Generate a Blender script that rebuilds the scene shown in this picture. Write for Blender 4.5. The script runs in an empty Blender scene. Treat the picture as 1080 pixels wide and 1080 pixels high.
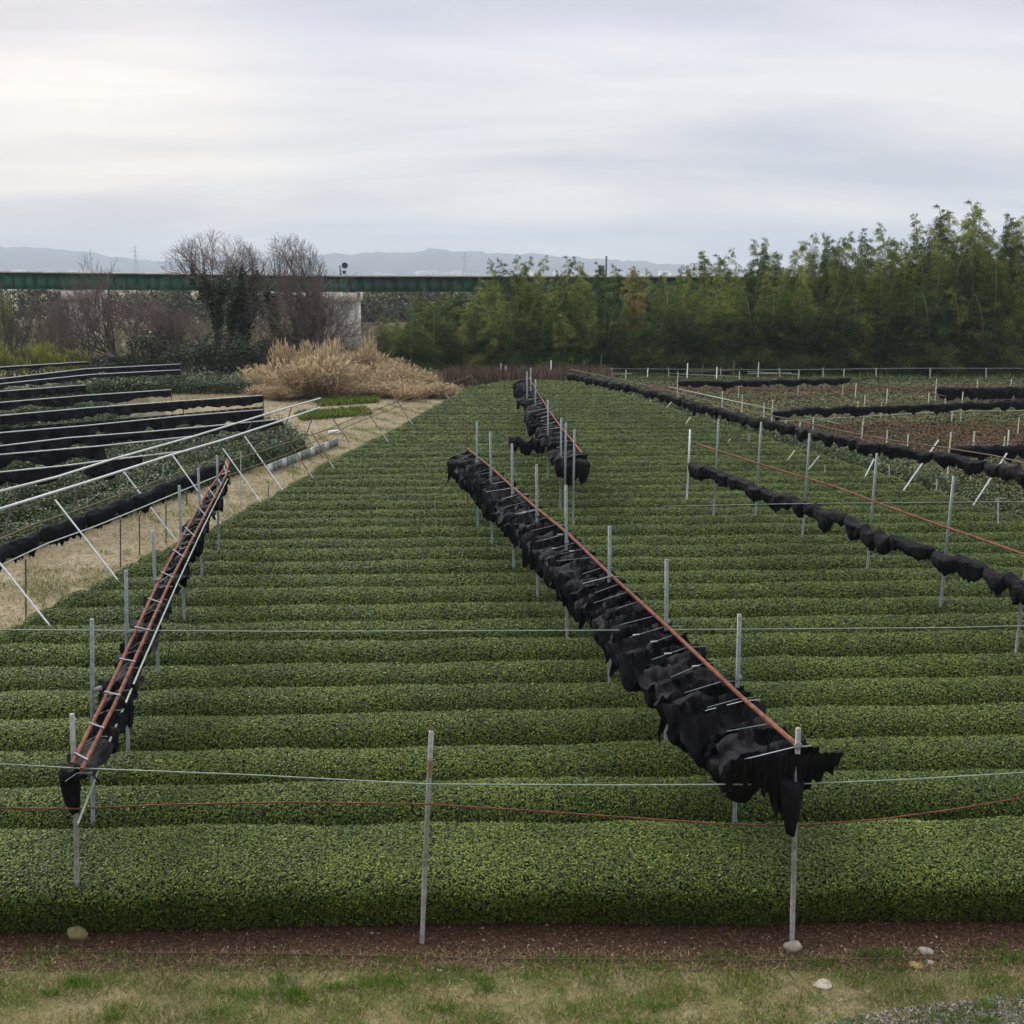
import bpy, math, random
import numpy as np
from mathutils import Vector, noise as mnoise

# ------------------------------------------------------------------ camera, world, sun, exposure
C = bpy.context.scene.collection
SC = bpy.context.scene
H = 9.0
F = 1163.0
PITCH = math.atan(248.0 / F)
cam_d = bpy.data.cameras.new('camera')
cam_d.sensor_width = 36.0
cam_d.lens = 36.0 * F / 1080.0
cam_d.clip_start = 0.1
cam_d.clip_end = 30000.0
cam = bpy.data.objects.new('camera', cam_d)
C.objects.link(cam)
cam.location = (0, 0, H)
cam.rotation_euler = (math.pi / 2 - PITCH, 0, 0)
SC.camera = cam

SUN_EL, SUN_AZ = math.radians(36), math.radians(-40)   # azimuth from +Y towards +X
world = bpy.data.worlds.new('World')
SC.world = world
world.use_nodes = True
wt = world.node_tree
wt.nodes.clear()
def wn(t, **kw):
    n = wt.nodes.new(t)
    for k, v in kw.items():
        setattr(n, k, v)
    return n
def wl(a, b):
    wt.links.new(a, b)
w_out = wn('ShaderNodeOutputWorld')
bg = wn('ShaderNodeBackground')
bg.inputs['Strength'].default_value = 0.1
sky = wn('ShaderNodeTexSky', sky_type='NISHITA')
sky.sun_disc = False
sky.sun_elevation = SUN_EL
sky.sun_rotation = SUN_AZ
sky.air_density = 1.0
sky.dust_density = 2.5
tc = wn('ShaderNodeTexCoord')
sep = wn('ShaderNodeSeparateXYZ')
wl(tc.outputs['Generated'], sep.inputs[0])
# overcast deck: project the view direction on to a flat cloud sheet
zc = wn('ShaderNodeMath', operation='MAXIMUM'); zc.inputs[1].default_value = 0.0
wl(sep.outputs[2], zc.inputs[0])
za = wn('ShaderNodeMath', operation='ADD'); za.inputs[1].default_value = 0.20
wl(zc.outputs[0], za.inputs[0])
dx = wn('ShaderNodeMath', operation='DIVIDE'); wl(sep.outputs[0], dx.inputs[0]); wl(za.outputs[0], dx.inputs[1])
dy = wn('ShaderNodeMath', operation='DIVIDE'); wl(sep.outputs[1], dy.inputs[0]); wl(za.outputs[0], dy.inputs[1])
comb = wn('ShaderNodeCombineXYZ'); wl(dx.outputs[0], comb.inputs[0]); wl(dy.outputs[0], comb.inputs[1])
n1 = wn('ShaderNodeTexNoise'); n1.inputs['Scale'].default_value = 0.75; n1.inputs['Detail'].default_value = 8; n1.inputs['Roughness'].default_value = 0.52; n1.inputs['Distortion'].default_value = 0.35
mapn = wn('ShaderNodeMapping'); mapn.inputs['Scale'].default_value = (0.75, 1.7, 1); mapn.inputs['Location'].default_value = (3.4, 1.7, 0)
wl(comb.outputs[0], mapn.inputs[0]); wl(mapn.outputs[0], n1.inputs['Vector'])
cr = wn('ShaderNodeValToRGB')
cr.color_ramp.elements[0].position = 0.38; cr.color_ramp.elements[0].color = (4.65, 4.85, 5.55, 1)
cr.color_ramp.elements[1].position = 0.62; cr.color_ramp.elements[1].color = (7.05, 7.02, 7.2, 1)
wl(n1.outputs['Fac'], cr.inputs[0])
# overcast skies are brighter overhead than near the horizon
grad = wn('ShaderNodeValToRGB')
ge = grad.color_ramp.elements
ge[0].position = 0.0; ge[0].color = (1.17, 1.12, 1.03, 1)
ge[1].position = 1.0; ge[1].color = (3.5, 3.42, 3.25, 1)
e = ge.new(0.10); e.color = (1.09, 1.06, 1.00, 1)
e = ge.new(0.24); e.color = (0.93, 0.93, 0.98, 1)
e = ge.new(0.5); e.color = (2.3, 2.27, 2.18, 1)
wl(zc.outputs[0], grad.inputs[0])
mul = wn('ShaderNodeMixRGB', blend_type='MULTIPLY'); mul.inputs[0].default_value = 1
wl(cr.outputs[0], mul.inputs[1]); wl(grad.outputs[0], mul.inputs[2])
# thin place in the cloud, lit warm from behind
vs = wn('ShaderNodeVectorMath', operation='DOT_PRODUCT')
gd = Vector((-0.44, 1.0, 0.125)).normalized()
vs.inputs[1].default_value = gd
nrmv = wn('ShaderNodeVectorMath', operation='NORMALIZE'); wl(tc.outputs['Generated'], nrmv.inputs[0])
wl(nrmv.outputs[0], vs.inputs[0])
gl = wn('ShaderNodeMapRange'); gl.inputs[1].default_value = 0.962; gl.inputs[2].default_value = 1.0; gl.interpolation_type = 'SMOOTHSTEP'
wl(vs.outputs['Value'], gl.inputs[0])
glm = wn('ShaderNodeMath', operation='MULTIPLY'); wl(gl.outputs[0], glm.inputs[0]); wl(n1.outputs['Fac'], glm.inputs[1])
warm = wn('ShaderNodeMixRGB', blend_type='ADD'); warm.inputs[2].default_value = (2.6, 1.7, 0.5, 1)
wl(glm.outputs[0], warm.inputs[0]); wl(mul.outputs[0], warm.inputs[1])
mixs = wn('ShaderNodeMixRGB', blend_type='MIX'); mixs.inputs[0].default_value = 0.93
wl(sky.outputs[0], mixs.inputs[1]); wl(warm.outputs[0], mixs.inputs[2])
# the bright half of the overcast lies ahead, where the sun stands behind it; the sky at the back is duller
side = wn('ShaderNodeMapRange'); side.inputs[1].default_value = -0.55; side.inputs[2].default_value = 0.45; side.inputs[3].default_value = 0.45; side.inputs[4].default_value = 1.0; side.interpolation_type = 'SMOOTHSTEP'
wl(sep.outputs[1], side.inputs[0])
dim = wn('ShaderNodeMixRGB', blend_type='MULTIPLY'); dim.inputs[0].default_value = 1
wl(mixs.outputs[0], dim.inputs[1]); wl(side.outputs[0], dim.inputs[2])
wl(dim.outputs[0], bg.inputs['Color'])
wl(bg.outputs[0], w_out.inputs[0])

sun_d = bpy.data.lights.new('sun', 'SUN')
sun_d.energy = 2.1
sun_d.angle = math.radians(22)
sun_d.color = (1.0, 0.95, 0.87)
sun = bpy.data.objects.new('sun', sun_d)
C.objects.link(sun)
sd = Vector((math.sin(SUN_AZ) * math.cos(SUN_EL), math.cos(SUN_AZ) * math.cos(SUN_EL), math.sin(SUN_EL)))
sun.rotation_euler = sd.to_track_quat('Z', 'Y').to_euler()

SC.view_settings.view_transform = 'Standard'
SC.view_settings.look = 'None'
SC.view_settings.exposure = 0.40
SC.view_settings.gamma = 1.0
SC.cycles.max_bounces = 5
SC.cycles.diffuse_bounces = 3
SC.cycles.glossy_bounces = 2
SC.cycles.volume_bounces = 0
SC.cycles.use_denoising = True

# ------------------------------------------------------------------ helpers
random.seed(7)
RNG = np.random.default_rng(11)
cp, sp_ = math.cos(PITCH), math.sin(PITCH)

def ray(px, py):
    a = (px - 540.0) / F; b = -(py - 540.0) / F
    return Vector((a, cp + b * sp_, -sp_ + b * cp))
def P(px, py, z=0.0):
    d = ray(px, py); t = (z - H) / d.z
    return Vector((d.x * t, d.y * t, z))
def Pd(px, py, dep):
    d = ray(px, py); t = dep / d.y
    return Vector((d.x * t, dep, H + d.z * t))
def zat(py, dep):
    return Pd(540, py, dep).z
def xat(px, dep, z=0.0):
    # X of a point at depth dep and height z that shows in column px
    return (px - 540.0) / F * (dep * cp + (H - z) * sp_)

def nz(x, seed, f=1.0, octs=3):
    """smooth 1-d noise in about -1..1, vectorised"""
    r = np.random.default_rng(seed)
    x = np.asarray(x, float); s = np.zeros_like(x); a = 1.0; t = 0
    for k in range(octs):
        for q in range(3):
            s = s + a * np.sin(x * f * (0.6 + r.random() * 1.3) * 2 ** k + r.random() * 6.28)
        t += a * 1.7; a *= 0.55
    return s / t

MATS = {}
def nodes_of(name):
    m = bpy.data.materials.new(name); m.use_nodes = True
    nt = m.node_tree; b = nt.nodes['Principled BSDF']
    MATS[name] = m
    return m, nt, b
def simple(name, col, rough=0.6, metal=0.0, var=0.25, scale=6.0, spec=0.4, col2=None, bump=0.0, stretch=None):
    m, nt, b = nodes_of(name)
    tx = nt.nodes.new('ShaderNodeTexCoord'); n = nt.nodes.new('ShaderNodeTexNoise')
    n.inputs['Scale'].default_value = scale; n.inputs['Detail'].default_value = 6; n.inputs['Roughness'].default_value = 0.65
    if stretch:
        mp = nt.nodes.new('ShaderNodeMapping'); mp.inputs['Scale'].default_value = stretch
        nt.links.new(tx.outputs['Object'], mp.inputs[0]); nt.links.new(mp.outputs[0], n.inputs['Vector'])
    else:
        nt.links.new(tx.outputs['Object'], n.inputs['Vector'])
    r = nt.nodes.new('ShaderNodeValToRGB')
    c2 = col2 or tuple(min(1, c * (1 + var)) for c in col)
    c1 = col if col2 else tuple(c * (1 - var) for c in col)
    r.color_ramp.elements[0].position = 0.35; r.color_ramp.elements[0].color = (*c1, 1)
    r.color_ramp.elements[1].position = 0.65; r.color_ramp.elements[1].color = (*c2, 1)
    nt.links.new(n.outputs['Fac'], r.inputs[0]); nt.links.new(r.outputs[0], b.inputs['Base Color'])
    b.inputs['Roughness'].default_value = rough; b.inputs['Metallic'].default_value = metal
    b.inputs['Specular IOR Level'].default_value = spec
    if bump:
        bp = nt.nodes.new('ShaderNodeBump'); bp.inputs['Strength'].default_value = bump; bp.inputs['Distance'].default_value = 0.05
        nt.links.new(n.outputs['Fac'], bp.inputs['Height']); nt.links.new(bp.outputs[0], b.inputs['Normal'])
    return m
def leafmat(name, stops, rough=0.42, spec=0.5, patch=0.0, patch_scale=0.25, trans=0.0):
    """colour picked per leaf from the face attribute 'tint'; slow patches over the field"""
    m, nt, b = nodes_of(name)
    at = nt.nodes.new('ShaderNodeAttribute'); at.attribute_name = 'tint'
    r = nt.nodes.new('ShaderNodeValToRGB')
    el = r.color_ramp.elements
    el[0].position = stops[0][0]; el[0].color = (*stops[0][1], 1)
    el[1].position = stops[-1][0]; el[1].color = (*stops[-1][1], 1)
    for p, c in stops[1:-1]:
        e = el.new(p); e.color = (*c, 1)
    src = at.outputs['Fac']
    if patch:
        g = nt.nodes.new('ShaderNodeNewGeometry'); n = nt.nodes.new('ShaderNodeTexNoise')
        n.inputs['Scale'].default_value = patch_scale; n.inputs['Detail'].default_value = 4; n.inputs['Roughness'].default_value = 0.6
        nt.links.new(g.outputs['Position'], n.inputs['Vector'])
        ma = nt.nodes.new('ShaderNodeMath'); ma.operation = 'MULTIPLY_ADD'; ma.inputs[1].default_value = patch * 2; ma.inputs[2].default_value = -patch
        nt.links.new(n.outputs['Fac'], ma.inputs[0])
        ad = nt.nodes.new('ShaderNodeMath'); ad.operation = 'ADD'; ad.use_clamp = True
        nt.links.new(src, ad.inputs[0]); nt.links.new(ma.outputs[0], ad.inputs[1]); src = ad.outputs[0]
    nt.links.new(src, r.inputs[0]); nt.links.new(r.outputs[0], b.inputs['Base Color'])
    b.inputs['Roughness'].default_value = rough; b.inputs['Specular IOR Level'].default_value = spec
    if trans:
        tr = nt.nodes.new('ShaderNodeBsdfTranslucent'); mx = nt.nodes.new('ShaderNodeMixShader'); mx.inputs[0].default_value = trans
        nt.links.new(r.outputs[0], tr.inputs['Color'])
        nt.links.new(b.outputs[0], mx.inputs[1]); nt.links.new(tr.outputs[0], mx.inputs[2])
        nt.links.new(mx.outputs[0], nt.nodes['Material Output'].inputs['Surface'])
    return m

def tag(o, label=None, cat=None, group=None, kind=None):
    if label: o['label'] = label
    if cat: o['category'] = cat
    if group: o['group'] = group
    if kind: o['kind'] = kind
    return o
def empty(name, loc, label, cat, group=None, kind=None):
    o = bpy.data.objects.new(name, None); o.empty_display_size = 0.3
    C.objects.link(o); o.location = loc
    return tag(o, label, cat, group, kind)

def mesh_np(name, V, Q, mats, midx=None, tint=None, smooth=False, parent=None, origin=None, link=True):
    """one mesh object out of numpy vertices and quads (or tris), moved so its origin lies at its base"""
    V = np.asarray(V, np.float64).reshape(-1, 3)
    if origin is None:
        if parent is not None: origin = np.array(parent_loc(parent))
        else: origin = np.array([(V[:, 0].min() + V[:, 0].max()) / 2, (V[:, 1].min() + V[:, 1].max()) / 2, V[:, 2].min()])
    origin = np.asarray(origin, float)
    me = bpy.data.meshes.new(name)
    Q = np.asarray(Q, np.int32); k = Q.shape[1]; n = len(Q)
    me.vertices.add(len(V)); me.vertices.foreach_set('co', (V - origin).astype(np.float32).ravel())
    me.loops.add(n * k); me.loops.foreach_set('vertex_index', Q.ravel())
    me.polygons.add(n); me.polygons.foreach_set('loop_start', (np.arange(n) * k).astype(np.int32))
    for m in (mats if isinstance(mats, (list, tuple)) else [mats]): me.materials.append(m)
    if midx is not None: me.polygons.foreach_set('material_index', np.asarray(midx, np.int32))
    if tint is not None:
        a = me.attributes.new('tint', 'FLOAT', 'FACE'); a.data.foreach_set('value', np.asarray(tint, np.float32))
    me.update(calc_edges=True)
    if smooth is not False:
        sm = np.full(n, True) if smooth is True else np.asarray(smooth, bool)
        me.polygons.foreach_set('use_smooth', sm)
    o = bpy.data.objects.new(name, me)
    if link: C.objects.link(o)
    if parent is not None: o.parent = parent
    else: o.location = origin
    return o
def parent_loc(p):
    v = Vector((0, 0, 0))
    while p is not None:
        v = v + p.location; p = p.parent
    return v

class MB:
    """collects tubes, boxes and sheets; build() links them as ONE mesh object"""
    def __init__(s): s.V = []; s.Q = []
    def add(s, V, Q):
        o = len(s.V); s.V.extend([tuple(v) for v in V]); s.Q.extend([tuple(i + o for i in q) for q in Q])
    def tube(s, pts, r, n=8, cap=True):
        pts = [Vector(p) for p in pts]; m = len(pts)
        rr = r if isinstance(r, (list, tuple)) else [r] * m
        up = Vector((0, 0, 1)); V = []; Q = []
        for i, p in enumerate(pts):
            t = (pts[min(i + 1, m - 1)] - pts[max(i - 1, 0)])
            t = t.normalized() if t.length > 1e-9 else Vector((0, 0, 1))
            a = t.cross(up if abs(t.z) < 0.95 else Vector((1, 0, 0))).normalized(); b = a.cross(t)
            for k in range(n):
                an = 2 * math.pi * k / n
                V.append(p + (a * math.cos(an) + b * math.sin(an)) * rr[i])
        for i in range(m - 1):
            for k in range(n):
                k2 = (k + 1) % n
                Q.append((i * n + k, i * n + k2, (i + 1) * n + k2, (i + 1) * n + k))
        if cap:
            for base, i in ((0, 0), ((m - 1) * n, m - 1)):
                c = len(V); V.append(pts[i])
                for k in range(0, n, 2):
                    Q.append((c, base + k, base + (k + 1) % n, base + (k + 2) % n))
        s.add(V, Q); return s
    def box(s, c, sx, sy, sz, rz=0.0):
        c = Vector(c); V = []
        co, si = math.cos(rz), math.sin(rz)
        for z in (-1, 1):
            for x, y in ((-1, -1), (1, -1), (1, 1), (-1, 1)):
                X, Y = x * sx / 2, y * sy / 2
                V.append((c.x + X * co - Y * si, c.y + X * si + Y * co, c.z + z * sz / 2))
        s.add(V, [(3, 2, 1, 0), (4, 5, 6, 7), (0, 1, 5, 4), (1, 2, 6, 5), (2, 3, 7, 6), (3, 0, 4, 7)]); return s
    def grid(s, G):
        """G: rows x cols x 3"""
        r, c = G.shape[:2]
        s.add(G.reshape(-1, 3).tolist(), [(i * c + j, i * c + j + 1, (i + 1) * c + j + 1, (i + 1) * c + j) for i in range(r - 1) for j in range(c - 1)]); return s
    def build(s, name, mat, parent=None, smooth=False, origin=None):
        return mesh_np(name, s.V, s.Q, mat, parent=parent, smooth=smooth, origin=origin)

def leaf_quads(pos, nrm, size, asp):
    """rhombic leaves: pos (n,3), nrm (n,3) facing, size (n)"""
    n = len(pos); r = RNG.normal(size=(n, 3))
    a = np.cross(nrm, r); a /= np.linalg.norm(a, axis=1, keepdims=True) + 1e-9
    b = np.cross(nrm, a); b /= np.linalg.norm(b, axis=1, keepdims=True) + 1e-9
    s = np.asarray(size).reshape(-1, 1)
    V = np.stack([pos - a * s * 0.5, pos + b * s * asp * 0.5, pos + a * s * 0.5, pos - b * s * asp * 0.5], 1).reshape(-1, 3)
    return V, np.arange(n * 4).reshape(-1, 4)
def dir_quads(pos, axis, size, asp):
    """long leaves or blades along a given axis, randomly turned about it"""
    n = len(pos); axis = axis / (np.linalg.norm(axis, axis=1, keepdims=True) + 1e-9)
    b = np.cross(axis, RNG.normal(size=(n, 3))); b /= np.linalg.norm(b, axis=1, keepdims=True) + 1e-9
    s = np.asarray(size).reshape(-1, 1)
    V = np.stack([pos, pos + axis * s * 0.45 + b * s * asp * 0.5, pos + axis * s, pos + axis * s * 0.45 - b * s * asp * 0.5], 1).reshape(-1, 3)
    return V, np.arange(n * 4).reshape(-1, 4)
def join(parts):
    """parts: list of (V, Q, matindex, tint array or value)"""
    Vs, Qs, M, T = [], [], [], []; o = 0
    for V, Q, m, t in parts:
        V = np.asarray(V, float).reshape(-1, 3); Q = np.asarray(Q, int)
        Vs.append(V); Qs.append(Q + o); o += len(V)
        M.append(np.full(len(Q), m)); T.append(np.broadcast_to(np.asarray(t, float), (len(Q),)))
    return np.vstack(Vs), np.vstack(Qs), np.concatenate(M), np.concatenate(T)

ONES = 'zeroth first second third fourth fifth sixth seventh eighth ninth tenth eleventh twelfth thirteenth fourteenth fifteenth sixteenth seventeenth eighteenth nineteenth'.split()
TENS = {2: 'twent', 3: 'thirt', 4: 'fort', 5: 'fift', 6: 'sixt'}
def ordinal(n):
    if n < 20: return ONES[n]
    t, u = divmod(n, 10)
    return TENS[t] + 'ieth' if u == 0 else TENS[t] + 'y-' + ONES[u]

# ------------------------------------------------------------------ materials
m_tea = leafmat('tea_leaf', [(0.0, (0.014, 0.032, 0.008)), (0.33, (0.050, 0.082, 0.018)), (0.60, (0.118, 0.158, 0.026)), (0.85, (0.22, 0.245, 0.050)), (1.0, (0.33, 0.31, 0.13))], rough=0.5, spec=0.13, patch=0.30, patch_scale=0.7)
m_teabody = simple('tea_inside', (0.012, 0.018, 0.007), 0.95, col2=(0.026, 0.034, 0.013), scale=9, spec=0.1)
m_bush = leafmat('bush_leaf', [(0.0, (0.018, 0.040, 0.014)), (0.5, (0.052, 0.086, 0.022)), (1.0, (0.12, 0.155, 0.035))], rough=0.5, spec=0.2, patch=0.3, patch_scale=0.4)
m_brownrow = leafmat('pruned_leaf', [(0.0, (0.045, 0.055, 0.022)), (0.3, (0.105, 0.125, 0.04)), (0.52, (0.16, 0.15, 0.055)), (0.75, (0.17, 0.11, 0.055)), (1.0, (0.28, 0.22, 0.13))], rough=0.6, spec=0.2, patch=0.4, patch_scale=0.16)
m_redrow = leafmat('red_pruned_leaf', [(0.0, (0.05, 0.04, 0.022)), (0.4, (0.13, 0.075, 0.038)), (0.75, (0.20, 0.095, 0.055)), (1.0, (0.28, 0.20, 0.12))], rough=0.7, spec=0.15, patch=0.4, patch_scale=0.16)
m_galv = simple('galvanised', (0.19, 0.225, 0.225), 0.55, 0.25, 0.3, 14)
m_greypost = simple('worn_zinc', (0.25, 0.25, 0.235), 0.6, 0.2, 0.35, 11)
m_silver = simple('bright_pipe', (0.52, 0.55, 0.55), 0.4, 0.3, 0.15, 8)
m_rust = simple('rusted_pipe', (0.075, 0.032, 0.021), 0.8, 0.0, scale=7, col2=(0.215, 0.082, 0.045), spec=0.2)
m_rustdull = simple('brown_pipe', (0.075, 0.048, 0.034), 0.8, 0.0, scale=7, col2=(0.16, 0.105, 0.07))
m_dark = simple('dark_pipe', (0.045, 0.035, 0.03), 0.7, 0.0, 0.3, 8)
m_net = simple('black_net', (0.004, 0.004, 0.005), 0.65, 0.0, scale=22, col2=(0.012, 0.012, 0.015), spec=0.10, bump=0.5)
m_netfar = simple('dusty_net', (0.005, 0.005, 0.0065), 0.75, 0.0, scale=9, col2=(0.016, 0.015, 0.018), spec=0.08, bump=0.7)
m_white = simple('white_clip', (0.62, 0.62, 0.58), 0.6)
m_rope = simple('green_rope', (0.36, 0.42, 0.33), 0.7)
m_wire = simple('wire', (0.24, 0.30, 0.25), 0.5, 0.3)
m_stone = simple('stone', (0.30, 0.26, 0.21), 0.9, scale=7, col2=(0.48, 0.44, 0.37), bump=0.5)
m_ochre = simple('ochre_stone', (0.22, 0.2, 0.09), 0.9, scale=7, col2=(0.36, 0.33, 0.18), bump=0.4)
m_conc = simple('concrete', (0.52, 0.50, 0.47), 0.9, scale=0.9, col2=(0.72, 0.70, 0.66))
m_green = simple('girder_paint', (0.026, 0.135, 0.098), 0.6, scale=0.25, col2=(0.050, 0.175, 0.125), stretch=(1, 1, 3))
m_greenold = simple('girder_paint_weathered', (0.034, 0.115, 0.085), 0.65, scale=0.25, col2=(0.065, 0.125, 0.095), stretch=(1, 1, 3))
m_steel = simple('dark_steel', (0.05, 0.055, 0.06), 0.6, 0.2)
m_bark = simple('bark', (0.055, 0.043, 0.036), 0.95, scale=5, col2=(0.12, 0.095, 0.08))
m_twig = simple('twig', (0.11, 0.082, 0.068), 0.95, scale=2, col2=(0.19, 0.15, 0.13))
m_ivy = leafmat('ivy', [(0, (0.010, 0.024, 0.008)), (0.6, (0.026, 0.050, 0.014)), (1, (0.06, 0.09, 0.025))], rough=0.55, spec=0.2)
m_shrubg = leafmat('dark_shrub', [(0, (0.016, 0.028, 0.012)), (0.6, (0.04, 0.055, 0.022)), (1, (0.085, 0.085, 0.04))], rough=0.6)
m_shrubb = leafmat('bare_shrub', [(0, (0.045, 0.035, 0.025)), (0.6, (0.10, 0.078, 0.052)), (1, (0.15, 0.13, 0.075))], rough=0.8)
m_mauve = leafmat('mauve_twigs', [(0, (0.09, 0.07, 0.06)), (0.6, (0.17, 0.135, 0.12)), (1, (0.25, 0.21, 0.18))], rough=0.9, spec=0.1)
m_shruby = leafmat('yellow_shrub', [(0, (0.06, 0.09, 0.016)), (0.5, (0.19, 0.225, 0.035)), (1, (0.42, 0.37, 0.08))], rough=0.6, spec=0.12, trans=0.3)
m_reed = leafmat('dry_reed', [(0, (0.15, 0.10, 0.055)), (0.5, (0.36, 0.265, 0.15)), (1, (0.62, 0.50, 0.32))], rough=0.8, trans=0.2)
m_weed = leafmat('red_weed', [(0, (0.045, 0.03, 0.02)), (0.6, (0.115, 0.078, 0.05)), (1, (0.24, 0.19, 0.12))], rough=0.8)
m_culm = simple('bamboo_culm', (0.13, 0.15, 0.055), 0.6, scale=0.6, col2=(0.34, 0.31, 0.16))
BAM = {
 'deep': leafmat('bamboo_deep', [(0, (0.018, 0.040, 0.010)), (0.6, (0.054, 0.092, 0.024)), (1, (0.15, 0.19, 0.045))], rough=0.6, spec=0.10, trans=0.42),
 'mid': leafmat('bamboo_mid', [(0, (0.038, 0.070, 0.014)), (0.6, (0.120, 0.170, 0.034)), (1, (0.25, 0.275, 0.065))], rough=0.6, spec=0.10, trans=0.45),
 'pale': leafmat('bamboo_pale', [(0, (0.07, 0.105, 0.020)), (0.6, (0.21, 0.255, 0.05)), (1, (0.36, 0.36, 0.10))], rough=0.6, spec=0.10, trans=0.45),
 'gold': leafmat('bamboo_gold', [(0, (0.11, 0.095, 0.026)), (0.6, (0.28, 0.215, 0.06)), (1, (0.48, 0.36, 0.12))], rough=0.6, spec=0.10, trans=0.42),
}

# ------------------------------------------------------------------ ground, soil, paths, verge
def groundmat(name, cols, s1, s2, bump=0.6, rough=0.95):
    """three colours mixed by a slow and a fine noise in world space"""
    m, nt, b = nodes_of(name)
    g = nt.nodes.new('ShaderNodeNewGeometry')
    a = nt.nodes.new('ShaderNodeTexNoise'); a.inputs['Scale'].default_value = s1; a.inputs['Detail'].default_value = 8; a.inputs['Roughness'].default_value = 0.62
    f = nt.nodes.new('ShaderNodeTexNoise'); f.inputs['Scale'].default_value = s2; f.inputs['Detail'].default_value = 8; f.inputs['Roughness'].default_value = 0.75
    for n in (a, f): nt.links.new(g.outputs['Position'], n.inputs['Vector'])
    r1 = nt.nodes.new('ShaderNodeValToRGB'); r2 = nt.nodes.new('ShaderNodeValToRGB')
    r1.color_ramp.elements[0].position = 0.40; r1.color_ramp.elements[1].position = 0.62
    r1.color_ramp.elements[0].color = (*cols[0], 1); r1.color_ramp.elements[1].color = (*cols[1], 1)
    r2.color_ramp.elements[0].position = 0.42; r2.color_ramp.elements[1].position = 0.66
    r2.color_ramp.elements[0].color = (0, 0, 0, 1); r2.color_ramp.elements[1].color = (1, 1, 1, 1)
    nt.links.new(a.outputs['Fac'], r1.inputs[0]); nt.links.new(f.outputs['Fac'], r2.inputs[0])
    mx = nt.nodes.new('ShaderNodeMixRGB'); mx.inputs[2].default_value = (*cols[2], 1)
    nt.links.new(r2.outputs[0], mx.inputs[0]); nt.links.new(r1.outputs[0], mx.inputs[1])
    nt.links.new(mx.outputs[0], b.inputs['Base Color'])
    b.inputs['Roughness'].default_value = rough; b.inputs['Specular IOR Level'].default_value = 0.2
    bp = nt.nodes.new('ShaderNodeBump'); bp.inputs['Strength'].default_value = bump; bp.inputs['Distance'].default_value = 0.06
    nt.links.new(f.outputs['Fac'], bp.inputs['Height']); nt.links.new(bp.outputs[0], b.inputs['Normal'])
    return m
m_ground = groundmat('land', [(0.17, 0.15, 0.085), (0.11, 0.12, 0.055), (0.26, 0.22, 0.14)], 0.06, 1.3)
m_soil = groundmat('field_soil', [(0.085, 0.042, 0.026), (0.125, 0.066, 0.04), (0.055, 0.028, 0.018)], 0.8, 14)
m_path = groundmat('sandy_path', [(0.19, 0.16, 0.095), (0.30, 0.25, 0.17), (0.125, 0.11, 0.055)], 0.5, 3.5)
m_verge = groundmat('verge', [(0.125, 0.135, 0.045), (0.27, 0.22, 0.125), (0.10, 0.10, 0.035)], 1.5, 13)
def earth_border(m, y0, wob, soft):
    nt = m.node_tree; b = nt.nodes['Principled BSDF']; old = b.inputs['Base Color'].links[0].from_socket
    g = nt.nodes.new('ShaderNodeNewGeometry'); sx = nt.nodes.new('ShaderNodeSeparateXYZ'); nt.links.new(g.outputs['Position'], sx.inputs[0])
    n = nt.nodes.new('ShaderNodeTexNoise'); n.inputs['Scale'].default_value = 2.6; n.inputs['Detail'].default_value = 9; n.inputs['Roughness'].default_value = 0.72
    nt.links.new(g.outputs['Position'], n.inputs['Vector'])
    a = nt.nodes.new('ShaderNodeMath'); a.operation = 'MULTIPLY_ADD'; a.inputs[1].default_value = wob; nt.links.new(n.outputs['Fac'], a.inputs[0]); nt.links.new(sx.outputs[1], a.inputs[2])
    r = nt.nodes.new('ShaderNodeMapRange'); r.inputs[1].default_value = y0 + wob * 0.5 - soft; r.inputs[2].default_value = y0 + wob * 0.5 + soft
    nt.links.new(a.outputs[0], r.inputs[0])
    f = nt.nodes.new('ShaderNodeTexNoise'); f.inputs['Scale'].default_value = 17; f.inputs['Detail'].default_value = 8; f.inputs['Roughness'].default_value = 0.8
    nt.links.new(g.outputs['Position'], f.inputs['Vector'])
    c = nt.nodes.new('ShaderNodeValToRGB'); e = c.color_ramp.elements
    e[0].position = 0.36; e[0].color = (0.032, 0.020, 0.012, 1); e[1].position = 0.70; e[1].color = (0.17, 0.105, 0.062, 1)
    k = e.new(0.52); k.color = (0.094, 0.055, 0.030, 1)
    nt.links.new(f.outputs['Fac'], c.inputs[0])
    mx = nt.nodes.new('ShaderNodeMixRGB'); nt.links.new(r.outputs[0], mx.inputs[0]); nt.links.new(old, mx.inputs[1]); nt.links.new(c.outputs[0], mx.inputs[2])
    nt.links.new(mx.outputs[0], b.inputs['Base Color'])
m_gravel = groundmat('gravel', [(0.21, 0.20, 0.18), (0.30, 0.29, 0.27), (0.11, 0.10, 0.09)], 5, 34, bump=1.0)
m_rsoil = groundmat('pruned_field_soil', [(0.12, 0.075, 0.045), (0.13, 0.11, 0.055), (0.08, 0.055, 0.035)], 0.25, 5)
m_lsoil = groundmat('bush_field_soil', [(0.07, 0.075, 0.035), (0.13, 0.11, 0.065), (0.05, 0.055, 0.025)], 0.4, 6)

def sheet(name, outline, z, mat, step=None):
    """flat polygon sheet at height z, from a convex-ish strip given as two polylines of equal length"""
    A, B = outline; G = np.array([[(a[0], a[1], z), (b[0], b[1], z)] for a, b in zip(A, B)])
    o = MB().grid(G).build(name, mat); tag(o, kind='structure'); return o
gnd = MB().grid(np.array([[(x, y, 0.0) for x in (-7600, -300, 0, 300, 7600)] for y in (-60, 60, 300, 1500, 7600)])).build('ground', m_ground)
tag(gnd, kind='structure')

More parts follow.
